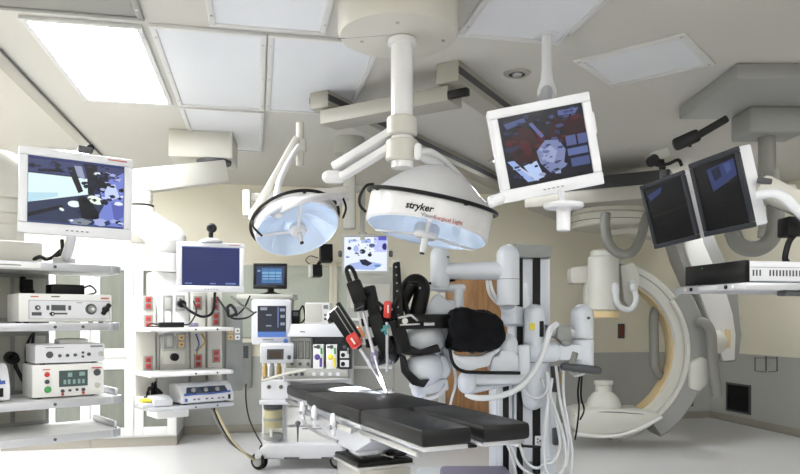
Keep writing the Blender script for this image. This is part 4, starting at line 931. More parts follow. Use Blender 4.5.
# wall-mounted small black boxes
t = thing('wall_speaker', 'small black box speaker on the wall above the window', 'speaker', P(326, 254, 8.45), None)
mb = MB(); mb.use(black).box(P(326, 253.5, 8.4), (.15, .12, .21), .008, (rad(-8), 0, rad(14))); mb.build('cabinet', t)
w_ = R @ V(((R.inverted() @ P(322, 258, 8.6)).x, VB, P(322, 258, 8.6).z))
mb = MB(); mb.use(black).bar(P(323, 258, 8.45), w_, .04, .04, .006); mb.build('bracket', t)
t = thing('wall_speaker', 'small box speaker with a white side hung in front of the window', 'speaker', P(315, 271, 8.3), None)
mb = MB(); mb.use(black).box(P(316.5, 271, 8.3), (.12, .11, .14), .006, (rad(-8), 0, rad(20))); mb.build('cabinet', t)
mb = MB(); mb.use(paint).box(P(310.5, 271, 8.27), (.035, .1, .145), .006, (rad(-8), 0, rad(20))); mb.build('side_panel', t)
mb = MB(); mb.use(black).bar(P(316, 268, 8.35), P(322, 259, 8.5), .035, .035, .006); mb.tube([P(313, 266, 8.35), P(306, 261, 8.4), P(310, 256, 8.45), P(318, 258, 8.45)], .006); mb.build('bracket', t)
# ------------------------------------------------------------------ operating table
TT = M.Translation(V((.345, 3.13, 0))) @ M.Rotation(rad(25), 4, 'Z')
t = thing('operating_table', 'operating table with black vinyl pads on a steel pedestal in the foreground', 'operating table', TT @ V((-.02, 1.08, 0)))
def pad(x0, x1, y0, y1, z0, z1, b=.02):
    mb = MB(TT); mb.use(vinyl).bx(x0, x1, y0, y1, z0, z1, b); o = mb.build('pad', t)
    mb = MB(TT); mb.use(black)
    e = .004
    pts = [(x0+b, y0+e*2, z1-b*.3), (x1-b, y0+e*2, z1-b*.3)]
    mb.tube([(x0+.008, y0+.015, z1-.008), (x1-.008, y0+.015, z1-.008)], .003, 6).tube([(x0+.007, y0+.015, z1-.008), (x0+.007, y1-.015, z1-.008)], .003, 6)
    mb.build('piping', o)
pad(-.275, -.022, 0, .735, .838, .918); pad(.03, .285, -.01, .735, .838, .918)
pad(-.275, .28, .74, 1.67, .838, .918); pad(-.235, .22, 1.69, 2.27, .842, .915)
mb = MB(TT); mb.use(alu).bx(-.26, -.035, .02, .73, .815, .838, .004).bx(.045, .27, .02, .73, .815, .838, .004).bx(-.265, .265, .745, 1.665, .8, .838, .004).bx(-.22, .2, 1.69, 2.26, .82, .842, .004); mb.build('top_plate', t)
mb = MB(TT); mb.use(black).bx(.02, .06, .1, .6, .8, .815).bar((.24, .0, .81), (.33, -.02, .8), .012, .012).bx(-.2, .2, .8, 1.6, .79, .8); mb.build('underside', t)
mb = MB(TT); mb.use(steel)
for s in (-1, 1):
    mb.bx(s*.30-.006, s*.30+.006, .78, 1.66, .785, .815, .003).bx(s*.27-.006, s*.27+.006, .06, .72, .79, .815, .003).bx(s*.255-.006, s*.255+.006, 1.72, 2.2, .8, .825, .003)
    for y in (.82, 1.1, 1.4, 1.62): mb.bar((s*.26, y, .8), (s*.3, y, .8), .02, .02)
    for y in (.15, .6): mb.bar((s*.25, y, .8), (s*.27, y, .8), .02, .02)
    for y in (1.8, 2.1): mb.bar((s*.2, y, .812), (s*.255, y, .812), .02, .02)
mb.build('side_rail', t)
mb = MB(TT); mb.use(alu).poly([(-.24, .7, .8), (-.24, 1.68, .8), (-.24, 1.5, .72), (-.24, 1.2, .66), (-.24, .9, .66), (-.24, .66, .76)], (.48, 0, 0), .01); mb.build('frame', t)
for (y, z, r) in ((1.02, .79, .038), (1.36, .79, .042), (1.6, .8, .03)):
    mb = MB(TT); mb.use(white).ell((-.318, y, z+.035), (.016, r*.8, r*1.15)).bar((-.315, y, z+.02), (-.315, y, z-.05), .02, .03, .006); mb.use(steel).cyl((-.3, y, z), (-.34, y, z), .012); mb.build('clamp', t)
mb = MB(TT); mb.use(steel).tube([(-.31, 1.62, .79), (-.33, 1.5, .74), (-.33, 1.2, .72), (-.32, .95, .72)], .01).use(dkgrey).cyl((-.325, 1.68, .72), (-.325, 1.68, .6), .008, .004).ell((-.325, 1.68, .72), (.018, .018, .018)); mb.build('release_lever', t)
mb = MB(TT); mb.use(alu).bx(-.17, -.04, 1.02, 1.16, .61, .74, .012).use(steel).bx(-.12, .12, 1.08, 1.32, .575, .72, .012); mb.use(black).bx(-.175, -.035, 1.01, 1.17, .655, .665, .004); mb.build('column', t)
mb = MB(TT); mb.use(black).ell((.09, 1.06, .6), (.07, .045, .018)); mb.use(steel).bar((-.01, 1.1, .6), (.06, 1.03, .588), .02, .016, .005); mb.build('foot_pedal', t)
mb = MB(TT); mb.use(black).bx(-.175, .175, 1.005, 1.4, .55, .577, .008); mb.use(steel).bx(-.182, .182, .998, 1.407, .53, .552, .005); mb.build('cover_top', t)
mb = MB(TT); mb.use(steel).bx(-.165, .165, 1.015, 1.39, .1, .535, .012); mb.build('pedestal', t)
mb = MB(TT); mb.use(alu).bx(-.29, .27, .5, 1.68, .03, .12, .02); mb.build('base', t)
for x in (-.22, .2):
    for y in (.58, 1.6): mb = MB(TT); mb.use(black).cyl((x, y, 0), (x, y, .032), .04); mb.build('foot', t)
# small bowl-like pad on the head end
q = P(363, 382, 4.9)
# ------------------------------------------------------------------ surgical robot
DR = 5.3
t = thing('surgical_robot', 'white surgical robot with jointed arms reaching over the operating table, one in black cloth', 'surgical robot', (P(530, 0, DR).x-.1, DR+.2, 0))
def B(px, py, dy=0): return P(px, py, DR+dy)
mb = MB(); mb.use(lilac).bx(.3, .8, 4.62, 5.28, .06, .29, .03).use(robot_white).bx(.14, 1.28, 4.75, 5.85, .03, .16, .03).use(black)
for x in (.3, 1.15):
    for y in (4.9, 5.7): mb.cyl((x-.03, y, .05), (x+.03, y, .05), .05)
mb.build('cart_base', t)
x0, x1 = B(512, 0).x, B(553, 0).x
mb = MB(); mb.use(robot_white).bx(x0+.015, x1-.015, DR+.02, DR+.34, .3, B(0, 258).z, .02); mb.use(robot_white).bx(x0-.12, x1+.06, DR+.1, DR+.5, .12, .9, .06); cl = mb.build('column', t)
mb = MB(); mb.use(black).pb(517, 258, 523, 474+30, DR, .03, .003).pb(533, 258, 540.5, 474+30, DR, .03, .003); mb.pb(503, 385, 509, 500, DR+.012, .02, .003); mb.build('track', cl)
mb = MB(); mb.use(white).pb(535, 436, 542.5, 446, DR-.006, .02, .003).use(dkgrey).pb(537, 438.5, 538.5, 440, DR-.009, .01).pb(537, 441.5, 538.5, 443, DR-.009, .01).pb(539.5, 440, 541, 442, DR-.009, .01); mb.build('socket_plate', cl)
mb = MB(); mb.use(midgrey); a = B(513.5, 258); c = B(551, 243.5)
mb.poly([(a.x-.05, DR-.02, a.z), (c.x, DR-.02, a.z), (c.x, DR-.02, c.z-.02), (a.x+.0, DR-.02, c.z), (a.x-.05, DR-.02, c.z-.04)], (0, .38, 0), .012); mb.build('cap', t)
mb = MB(); mb.use(robot_white).pb(499, 372, 513, 500, DR+.02, .2, .02).pb(518, 362, 548, 392, DR-.14, .16, .03).dome(B(533, 362, -.06), B(533, 410, -.06), .12, .08); mb.build('carriage', t)
# arm at left (top link)
mb = MB(); d = -.25; mb.use(robot_white)
mb.dome(B(508, 305, d), B(508, 244.5, d), .082).dome(B(440, 287, d), B(440, 246, d), .07).cyl(B(440, 271, d), B(508, 271, d), .058, .068).use(ltext).cyl(B(508, 279, d), B(508, 279.6, d), .0825).use(robot_white)
mb.cyl(B(508, 305, d), B(512, 322, d+.1), .06).bar(B(508, 315, d), B(525, 318, .1), .12, .14, .02)
mb.cap(B(434, 288, d), B(466, 288, d), .03).cap(B(458.5, 286, d), B(458.5, 312, d), .035).cyl(B(440, 287, d), B(440, 291, d), .075, b=.01)
mb.use(dkgrey).cyl(B(448, 257, d-.07), B(448, 257, d-.08), .008)
sa = mb.build('setup_arm', t)
mb = MB(); mb.use(hose_white).tube([B(487, 281, d), B(489, 292, d-.03), B(494, 300, d), B(502, 306, d)], .012); mb.build('hose', sa)
mb = MB(); mb.use(hose_white).tube([B(490, 281, d), B(493, 292, d-.03), B(498, 300, d), B(504, 305, d)], .012); mb.build('hose', sa)
mb = MB(); mb.use(black).tube([B(455, 280, d), B(436, 283, d-.02), B(424, 283, d-.05), B(408, 283, -.6)], .009); mb.build('cable', sa)
# lower-left arm holding the white shells
mb = MB(); mb.use(robot_white); d = -.35
mb.pp([(437, 292), (461, 310), (450, 321), (428, 317), (424, 310)], DR+d, .16, .03)
mb.cap(B(450, 300, d+.12), B(440, 380, d+.2), .085, .07)
mb.ell(B(424, 338, d), (.15, .12, .125), (0, rad(8), 0)).ell(B(424, 369, d-.02), (.14, .13, .125), (0, rad(-14), 0))
mb.cap(B(420, 376, d), B(419, 398, d), .075, .06).bar(B(424, 388, d), B(447, 384, d+.06), .08, .09, .02).pp([(438, 352), (447, 356), (452, 372), (446, 380), (438, 374)], DR+d-.03, .14, .03)
sb = mb.build('setup_arm', t)
mb = MB(); mb.use(black).pp([(397, 347), (408, 345), (420, 350), (438, 344), (441, 352), (420, 356), (404, 355), (398, 352)], DR+d-.15, .24, .01).pp([(399, 354), (406, 358), (409, 370), (420, 380), (430, 379), (424, 388), (412, 385), (401, 372)], DR+d-.16, .22, .01); mb.build('clip', sb)
mb = MB(); mb.use(hose_white).tube([B(446, 384, d), B(440, 394, d-.02), B(428, 399, d), B(424, 397, d)], .014); mb.build('hose', sb)
mb = MB(); mb.use(hose_white).tube([B(452, 360, d), B(456, 380, d-.02), B(452, 398, d), B(450, 407, d+.1)], .01); mb.build('hose', sb)
# middle arm with black cloth
d = -.45
mb = MB(); mb.use(robot_white)
mb.pp([(449, 349), (458, 356), (480, 356), (495, 349), (500, 345), (500, 352), (493, 356), (490, 366), (470, 371), (458, 368), (452, 360)], DR+d-.08, .2, .03)
mb.pp([(492, 357), (499, 355), (500, 350), (514, 350), (519, 356), (519, 372), (490, 372)], DR+d-.02, .18, .02).dome(B(507, 354, d+.06), B(507, 333.5, d+.06), .075)
mb.bar(B(467, 379.5, d+.04), B(525, 379, d+.06), .065, .075, .02).cap(B(467, 394, d+.03), B(467, 371, d+.03), .066).bar(B(524, 382, d+.06), B(524, 345, d+.1), .09, .07, .02)
mb.cyl(B(519, 380, d+.2), B(468, 391, d+.06), .025)
sc_ = mb.build('setup_arm', t)
mb = MB(); mb.use(black).tube([B(449.5, 348, d-.1), B(453, 363, d-.12), B(462, 371, d-.12), B(478, 372.5, d-.1), B(520, 373, d-.04)], .012); mb.build('edge_trim', sc_)
mb = MB(); mb.use(cloth)
cc = [(452, 309), (463, 307), (480, 310), (494, 314), (503, 324), (505, 334), (503, 343), (497, 349), (484, 352), (466, 353), (452, 352), (449, 346), (452, 334), (449, 322)]
mb.pp(cc, DR+d-.17, .34, .07)
co = mb.build('cloth_cover', t, 70)
md = co.modifiers.new('s', 'SUBSURF'); md.levels = 2; md.render_levels = 2
tx = bpy.data.textures.new('folds', 'CLOUDS'); tx.noise_scale = .2; tx.noise_depth = 3
md = co.modifiers.new('d', 'DISPLACE'); md.texture = tx; md.strength = .11; md.mid_level = .5
# right hand arm
d = -.2
mb = MB(); mb.use(robot_white)
mb.dome(B(534.5, 342, d), B(534.5, 304, d), .075).cyl(B(534.5, 342, d), B(534.5, 356, d), .06, .075).cap(B(520, 352, d), B(562, 352, d), .075).dome(B(582, 338, d+.1), B(582, 304, d+.1), .083).cyl(B(582, 339, d+.1), B(582, 366, d+.1), .085, b=.008)
mb.bar(B(555, 352, d), B(580, 352, d+.08), .12, .12, .02)
mb.use(alu).cyl(B(545, 331, d), B(572, 332, d+.05), .05).use(midgrey).pp([(558, 325), (571, 325), (573, 340), (566, 346), (557, 338)], DR+d-.06, .14, .015).use(midgrey).ell(B(566, 343, d-.05), (.04, .03, .025))
mb.use(dkgrey).cyl(B(589, 318, d+.0), B(589, 318, d-.0)+V((.0, .02, 0)), .01)
sd = mb.build('setup_arm', t)
mb = MB(); mb.use(yellow).pp([(530, 323), (535, 323), (535, 330), (530, 330)], DR+d-.08, .03); mb.build('sticker', sd)
mb = MB(); mb.use(black).pb(539.5, 321, 544, 337, DR+d-.075, .15, .006); mb.build('strap', sd)
mb = MB(); mb.use(dkgrey).cap(B(560, 366, d), B(602, 371, d-.05), .03).use(hose_grey).bar(B(570, 366, d), B(575, 352, d), .05, .05, .01); mb.build('push_handle', t)
mb = MB(); mb.use(hose_white)
mb.tube([B(466, 394, -.42), B(478, 398, -.46), B(500, 396, -.48), B(520, 387, -.46), B(536, 368, -.44), B(546, 345, -.42), B(550, 330, -.4), B(557, 324, -.36)], .021, 10)
hz_ = mb.build('main_hose', t)
for k, pts in enumerate(([(574, 340), (583, 350), (582, 364), (574, 374), (566, 366)], [(576, 340), (588, 352), (585, 372), (574, 376)], [(541, 378), (548, 395), (556, 420), (560, 445), (553, 462), (544, 458), (546, 420), (552, 380)], [(547, 372), (552, 400), (562, 430), (566, 458), (558, 476), (546, 470), (545, 430), (552, 378)], [(556, 366), (560, 400), (568, 440), (566, 466)],
    [(514, 438), (520, 446), (526, 462), (538, 468), (550, 458)], [(511, 430), (512, 448), (520, 466), (536, 476), (548, 470)], [(520, 372), (524, 390), (536, 398), (546, 392), (548, 375)], [(563, 360), (564, 400), (572, 450), (570, 480)], [(503, 420), (506, 440), (512, 456), (516, 474)])):
    mb = MB(); mb.use(hose_white).tube([B(x, y, -.12-.02*(k % 4)) for x, y in pts], .011); mb.build('cable_loop', t)
mb = MB(); mb.use(black).tube([B(580, 374, -.05), B(578, 392, -.05), B(579, 408, -.05), B(577, 428, -.05), B(575, 440, -.05)], .007); mb.build('thin_cord', t)
mb = MB(); mb.use(black).tube([B(582, 374, -.06), B(581, 396, -.06), B(584, 410, -.06), B(580, 420, -.06)], .007); mb.build('thin_cord', t)
mb = MB(); mb.use(dkgrey).bar(B(555, 366, .05), B(556, 392, .05), .05, .06, .01).use(brass).bar(B(558, 372, .03), B(558, 384, .03), .04, .04, .008); mb.build('cable_block', t)
mb = MB(); mb.use(dkgrey).bar(B(556, 428, .02), B(556, 445, .02), .05, .05, .01); mb.build('cable_block', t)
# instrument arms (black)
DI = 4.75
def I(px, py, dy=0): return P(px, py, DI+dy)
def inst(parts, nm='instrument_arm'): return parts.build(nm, t)
Y = V((0, 1, 0))
# far left arm
mb = MB(); mb.use(black).bar(I(334, 309), I(356, 341), .1, .085, .01, up=Y).bar(I(338, 303), I(360, 337), .03, .1, .006, up=Y).bar(I(332, 312), I(335, 322), .04, .05, .008).ell(I(330, 318), (.02, .03, .04)); i1 = inst(mb)
mb = MB(); mb.use(midgrey).bar(I(338, 306, -.055), I(358, 337, -.055), .006, .006, up=Y).bar(I(334.5, 309, -.055), I(355, 341, -.055), .006, .006, up=Y); mb.build('guide', i1)
mb = MB(); mb.use(red).bar(I(350, 334, -.04), I(358, 347, -.04), .085, .07, .025, up=Y).use(orange).bar(I(356, 328, -.0), I(362, 338, -.0), .06, .05, .015, up=Y).use(paint).bar(I(351, 338, -.085), I(355, 344, -.085), .012, .006, up=Y); mb.build('instrument_head', i1)
mb = MB(); mb.use(alu).cyl(I(360, 348, -.02), I(372, 368, -.05), .013).cyl(I(372, 368, -.05), I(387, 393.5, -.33), .007).use(black).ell(I(359, 346, -.02), (.02, .02, .03)); mb.build('instrument_shaft', i1)
# second arm with loop
mb = MB(); mb.use(black).bar(I(353, 281), I(361, 303), .1, .09, .015, up=Y).tube([I(350, 283), I(346.5, 270), I(350, 267), I(354, 272), I(358, 283)], .014).bar(I(346, 268), I(352, 284), .02, .05, .006, up=Y).cyl(I(360, 302), I(361, 311), .045).use(dkgrey).cyl(I(360, 307), I(360.5, 308), .048).use(black).tube([I(358, 283), I(364, 291), I(370, 295)], .014).tube([I(377, 302), I(386, 308), I(394, 305), I(398, 298)], .013); i2 = inst(mb)
mb = MB(); mb.use(alu).cyl(I(362, 309), I(375, 358, -.05), .012).use(paint).cyl(I(358, 312), I(365, 345), .008).cyl(I(365, 311), I(372, 348), .006).use(alu).cyl(I(375, 358, -.05), I(385, 391, -.3), .008).use(lilac).ell(I(374, 355, -.03), (.03, .03, .04)).ell(I(375, 361, -.03), (.025, .03, .03)); mb.build('instrument_shaft', i2)
# third arm
mb = MB(); mb.use(black).bar(I(369, 286, .05), I(376, 320, .05), .085, .09, .015, up=Y).bar(I(374, 314, .05), I(388, 354, .05), .1, .1, .015, up=Y).bar(I(380, 312, .1), I(398, 322, .1), .1, .1, .015).bar(I(386, 345, .05), I(378, 362, .0), .05, .05, .01).bar(I(377, 364), I(386, 361), .03, .03, .006).ell(I(392, 350, .1), (.06, .06, .1)).bar(I(360, 322, .02), I(372, 324, .05), .03, .05, .008).bar(I(366, 344, .0), I(380, 340, .05), .05, .06, .01); i3 = inst(mb)
mb = MB(); mb.use(red).bar(I(388, 301, -.02), I(387, 318, -.02), .055, .05, .012).use(paint).bar(I(388, 305, -.05), I(388, 313, -.05), .01, .006); mb.build('instrument_head', i3)
mb = MB(); mb.use(alu).cyl(I(387, 322, -.02), I(387, 372, -.02), .01).use(teal).bar(I(381, 331, -.03), I(390, 325, -.03), .03, .02, .005).bar(I(384, 325, -.03), I(386, 335, -.03), .02, .02, .005); mb.build('instrument_shaft', i3)
# rail arm
mb = MB(); mb.use(black).pp([(392.5, 263), (400, 261), (404, 318), (401, 323), (392.5, 320)], DI+.02, .1, .012).use(paint).box(I(396, 261, .06), (.05, .06, .012), .003).use(midgrey)
for k in range(7): mb.cyl(I(396+.4*k, 267+8*k, .025), I(396+.4*k, 267+8*k, .012), .007, seg=10)
mb.use(black).tube([I(398, 309, .18), I(404, 295, .18), I(411, 284, .18), I(417, 282, .18), I(422, 287, .18), I(421, 298, .18), I(416, 318, .18)], .058, 12)
mb.use(midgrey)
for x, y in ((411, 284), (416, 283), (420, 288)): mb.cyl(I(x, y, .125), I(x, y, .117), .008, seg=8)
mb.use(black).tube([I(402, 290, .12), I(405, 304, .1), I(408, 314, .1)], .02).bar(I(396, 318, .06), I(404, 352, .1), .1, .12, .015, up=Y)
i4 = inst(mb)
mb = MB(); mb.use(black).bar(I(396, 322, .02), I(456, 321, .1), .085, .1, .012).bar(I(400, 318, -.02), I(425, 321, .0), .03, .03, .005).use(steel).bar(I(400, 325, -.045), I(420, 324, -.03), .012, .012, .003).bar(I(398, 318, -.04), I(412, 315, -.04), .014, .014, .003).bar(I(411, 315, -.04), I(418, 321, -.04), .014, .014, .003).cyl(I(405, 321, -.05), I(405, 321, -.03), .02).cyl(I(424, 324, -.03), I(434, 324, -.02), .012).use(yellow).box(I(430, 316.5, .05), (.04, .05, .012), .003); mb.build('crossbar', i4)
# ------------------------------------------------------------------ C-arm
DC = 7.55; CC = V((P(602, 350, DC).x, DC, P(602, 350, DC).z))
mpp = DC/F
t = thing('c_arm', 'large ceiling-hung white and grey C-arm X-ray unit at the right', 'x-ray machine', (CC.x, DC+.2, .03))
mb = MB(); mb.use(carm_white).arc(CC, .79, .985, .3, rad(-84), rad(82), 60, .08); mb.use(carm_grey).arc(CC+V((0, -.004, 0)), .9, .915, .02, rad(-84), rad(82), 60); cr = mb.build('c_ring', t)
mb = MB(); mb.use(carm_cream).arc(CC+V((0, .05, 0)), .772, .8, .2, rad(-70), rad(62), 50, .1); mb.build('inner_track', cr)
mb = MB(); mb.use(carm_grey).arc(CC+V((0, -.06, 0)), .89, 1.13, .42, rad(-56), rad(36), 40, .12); sh = mb.build('carriage', t)
mb = MB(); mb.use(carm_white).arc(CC+V((0, -.075, 0)), .885, .925, .06, rad(-56), rad(36), 40, .1); mb.build('edge', sh)
def Cc(px, py, dy=0): return P(px, py, DC+dy)
# x-ray tube at the top
mb = MB(); mb.use(carm_white)
c0, c1 = Cc(603.5, 311, -.05), Cc(603.5, 256, -.05); r = 15*mpp
mb.cyl(c0, c1, r, b=.02).cyl(c1-V((0, 0, .05)), c1+V((0, 0, .06)), r*.85, b=.02).bx(c0.x-r*1.06, c0.x, DC+.02, DC+.16, c0.z+.0, c1.z-.1, .02)
tb = mb.build('detector_head', t)
mb = MB(); mb.use(carm_cream).cyl(Cc(603.5, 318, -.05), c0, r*1.01, b=.01); mb.build('cream_ring', tb)
mb = MB(); mb.use(greyw).pp([(571, 270), (573, 267), (602, 264), (604, 282), (573, 284), (571, 281)], DC+.02, .2, .02); mb.build('side_arm', tb)
mb = MB(); mb.use(carm_white).pp([(620, 265), (634, 262), (640, 275), (637, 305), (632, 312), (624, 300)], DC-.06, .3, .02).use(dkgrey).pp([(614, 266), (622, 264), (622, 270), (616, 272)], DC-.03, .2, .01); mb.build('bracket', tb)
mb = MB(); mb.use(hose_white).tube([Cc(616, 284, -.2), Cc(616.5, 300, -.22), Cc(622, 308, -.2), Cc(631, 309, -.2), Cc(636, 300, -.18), Cc(634, 288, -.12), Cc(632, 281, -.1)], .03, 10).cap(Cc(615, 282, -.2), Cc(616, 296, -.2), .04).cap(Cc(633, 282, -.12), Cc(634, 292, -.14), .04); mb.build('hose', tb)
# platform at the bottom
mb = MB(); mb.use(carm_white).pp([(574, 414), (580, 410), (600, 408), (630, 410), (650, 411), (663, 415), (652, 424), (632, 432), (606, 436), (580, 435), (574, 430)], DC-.12, .5, .04); pl = mb.build('lower_housing', t)
mb = MB(); mb.use(paint).tube([Cc(574, 434, -.12), Cc(606, 436.5, -.13), Cc(632, 432, -.13), Cc(662, 417, -.12)], .02); mb.use(dkgrey).tube([Cc(574, 416, -.1), Cc(600, 412, -.115), Cc(640, 414, -.115), Cc(655, 417, -.11)], .006); mb.build('trim', pl)
b0 = Cc(603.5, 410, .08)
mb = MB(); mb.use(carm_white).lathe([(.0, 0), (.19, 0), (.185, .06), (.16, .13), (.12, .175), (.085, .2), (.085, .27), (.1, .285), (.1, .32), (0, .32)], b0, seg=32); mb.build('tube_collimator', pl)
mb = MB(); mb.use(hose_grey).tube([Cc(670, 313, .2), Cc(664, 308, .18), Cc(657, 309, .16), Cc(654, 318, .15), Cc(654, 340, .16), Cc(655, 365, .18), Cc(661, 376, .2), Cc(668, 374, .22)], .052, 10); mb.build('grey_hose', t)
# pivot, L-arm, hoses at right
mb = MB(); mb.use(carm_white).cyl(Cc(704, 342, .25), Cc(716, 342, .52), .13, .14, b=.03).pp([(694, 355), (706, 358), (709, 380), (702, 392), (692, 392), (690, 370)], DC+.0, .2, .04); mb.use(carm_white).pp([(690, 362), (703, 356), (711, 362), (710, 384), (700, 392), (690, 390)], DC-.1, .16, .04); mb.build('pivot', t)
mb = MB(); mb.use(hose_grey).tube([Cc(699, 322, -.08), Cc(706, 324, -.16), Cc(711, 334, -.18), Cc(712, 350, -.2), Cc(714, 372, -.2), Cc(717, 396, -.2)], .055, 10); mb.build('grey_hose', t)
DL = 8.05
out_r = [(702, 168), (708, 215), (718, 243), (731, 270), (739, 294), (741, 318), (743, 335), (741, 352), (738, 362)]
out_l = [(722, 363), (715, 345), (710, 327), (700, 305), (690, 283), (680, 260), (674, 240), (670, 200), (670, 168)]
mb = MB(); mb.use(carm_grey).pp(out_r+out_l, DL, .34, .04); la = mb.build('l_arm', t)
mb = MB(); mb.use(paint).pp([(698, 168), (699, 215), (704, 243), (715, 268), (727, 294), (733, 314), (736, 335), (735, 360), (723, 361), (718, 345), (712, 327), (703, 303), (694, 276), (685, 246), (680, 215), (679, 168)], DL-.03, .06, .012); mb.build('cover', la)
mb = MB(); mb.use(carm_cream).pp([(726, 348), (731, 348), (731, 330), (726, 329)], DL-.06, .05, .01); mb.build('cream_grip', la)
c = P(613, 224, 7.5)
mb = MB(); mb.use(greyw).cyl((c.x, 7.6, 2.37), (c.x, 7.6, 2.52), .42, b=.02).cyl((c.x, 7.6, 2.52), (c.x, 7.6, 2.56), .4).use(dkgrey).cyl((c.x, 7.6, 2.43), (c.x, 7.6, 2.436), .422); tt_ = mb.build('turntable', t)
mb = MB(); mb.use(rail_m); mb.box((c.x, 7.6, 2.63), (1.5, 1.3, .14), .02, (0, 0, rad(-29))).use(dkgrey).box((c.x, 7.6, 2.8), (1.3, .5, .22), .02, (0, 0, rad(-29))); mb.build('ceiling_carriage', t)
mb = MB(); mb.use(greyw).bar((c.x+.1, 7.62, c.z-.0), (P(690, 222, 8.2).x, 8.2, c.z-.02), .26, .2, .02).bar((P(690, 222, 8.2).x, 8.2, c.z-.1), (P(688, 200, 8.2).x, 8.2, c.z+.3), .3, .3, .03); mb.build('boom', t)
mb = MB(); mb.use(hose_grey).tube([P(606, 214, 7.1), P(605, 228, 7.05), P(609, 244, 7.05), P(618, 253, 7.05), P(628, 254, 7.05), P(637, 246, 7.1), P(643, 230, 7.2), P(645, 215, 7.3)], .05, 10); mb.build('grey_hose', t)
# ------------------------------------------------------------------ monitor pair and pendant at the right
def dark_monitor(label, pos, right, up, polys):
    m, T = monitor('wall_of_screens', label, pos, right, up, .365, .385, bezel_dark, polys, scr(9, 10, 12, .6), bez=.026, th=.085, chin=-.0, sidem=white)
    m.name = 'tilting_monitor'
    return m, T
MG = 'pair of dark tilting monitors'
g1 = scr(48, 62, 112, .8)
ma, Ta_ = dark_monitor('dark tilting monitor, left one of the pair, small blue patch in its corner', V((1.526, 3.992, EYE+.607)), (.324, -.944, .067), (-.239, -.013, .971),
    [(g1, [(.06, .13), (.48, .06), (.40, .16), (.1, .24)]), (scr(44, 40, 36, .6), [(.06, .5), (.95, .48), (.95, .5), (.06, .54)]), (scr(28, 27, 25, .6), [(.1, .66), (.8, .64), (.8, .66), (.1, .7)])])
mb_, Tb_ = dark_monitor('dark tilting monitor, right one of the pair, blue picture at its top', V((1.566, 3.435, EYE+.607)), (.214, -.977, .014), (-.237, -.038, .971),
    [(g1, [(.3, .1), (.95, .06), (.95, .3), (.36, .44)]), (scr(24, 30, 56, .8), [(.4, .12), (.6, .1), (.62, .25), (.44, .3)]), (scr(70, 84, 140, .8), [(.7, .1), (.85, .09), (.86, .2), (.74, .24)]), (scr(26, 25, 25, .6), [(.1, .6), (.9, .56), (.9, .58), (.1, .63)])])
for o in (ma, mb_): o['group'] = MG
t = thing('monitor_mount', 'grey ceiling box and post holding the pair of dark monitors', 'ceiling mount', (2.05, 4.0, 2.0))
px_ = P(767, 150, 5.2)
mb = MB(); mb.use(carm_grey).bx(2.15, 3.25, 4.47, 5.4, CEIL-.1, CEIL, .012); mb.build('ceiling_box', t)
mb = MB(); mb.use(midgrey).bx(px_.x-.2, px_.x+.22, 5.05, 5.35, P(767, 132, 5.05).z, CEIL-.1, .015); mb.build('block', t)
mb = MB(); mb.use(hose_grey).cyl((px_.x, 5.2, 2.8), (px_.x, 5.2, 2.05), .06).cyl((px_.x, 5.2, 2.05), (px_.x, 5.2, 2.0), .065); mb.build('post', t)
mb = MB(); mb.use(greyw).bar((px_.x, 5.2, 2.12), (1.95, 3.9, 2.04), .08, .09, .01).bar((1.9, 3.4, 2.02), (1.9, 4.1, 2.02), .06, .06, .01).bar(Ta_ @ V((0, .1, 0)), V((1.9, 4.05, 2.02)), .07, .07, .01).bar(Tb_ @ V((0, .1, 0)), V((1.9, 3.5, 2.02)), .07, .07, .01); mb.build('crossbar', t)
mb = MB(); mb.use(black).bar(P(673, 146, 3.8), P(700, 134, 3.75), .05, .07, .02).bar(P(697, 136, 3.75), P(728, 118, 3.7), .03, .04, .01).cyl(P(690, 141, 3.78), P(690, 147, 3.78), .008); mb.build('handle_bar', t)
q = Ta_ @ V((-.02, .04, .1925))
tt = thing('clip_camera', 'small camera with dark cables clipped above the farther dark monitor', 'camera', q)
mb = MB(); mb.use(dkgrey).bar(q, q+V((0, 0, .05)), .03, .03, .005).use(pend_grey).bar(P(652, 158, 4.05), P(668, 152, 4.05), .06, .06, .015).use(black).cyl(P(654, 159, 4.02), P(651, 162, 3.98), .03).bar(P(660, 158, 4.05), q+V((0, 0, .05)), .03, .03, .005).tube([P(660, 160, 4.0), P(656, 165, 3.98), P(668, 164, 3.98), P(678, 160, 4.0), P(682, 166, 4.0)], .01); mb.build('body', tt)
# shelf with recorder
TS = frame(P(745, 282, 3.1), (.2, -.98, 0))
# x along the front face (towards the viewer), y to the right/back
t = thing('recorder_shelf', 'narrow aluminium shelf of the right-hand pendant, cut off by the right edge', 'equipment pendant', TS @ V((-.22, .5, -.03)))
mb = MB(TS); mb.use(alu).bx(-.5, .03, -.02, .75, -.036, -.002, .006); s_ = mb.build('shelf', t)
mb = MB(TS); mb.use(white).bx(-.3, -.16, -.024, -.018, -.028, -.01, .002).use(black).cyl((-.36, -.02, -.019), (-.36, -.026, -.019), .009).cyl((-.1, -.02, -.019), (-.1, -.026, -.019), .009).use(paint).cyl((-.41, -.02, -.019), (-.41, -.024, -.019), .008).cyl((-.05, -.02, -.019), (-.05, -.024, -.019), .008); mb.build('edge_label', s_)
mb = MB(TS); mb.use(dkgrey).bx(-.05, .01, .2, .7, -.06, -.036, .006); mb.build('runner', s_)
mb = MB(TS); mb.use(greyw).bx(-.5, .02, .75, .9, -.06, 1.1, .02).bar((-.24, .82, 1.0), (-.24, .82, CEIL-1.55), .12, .12, .02); mb.build('column', t)
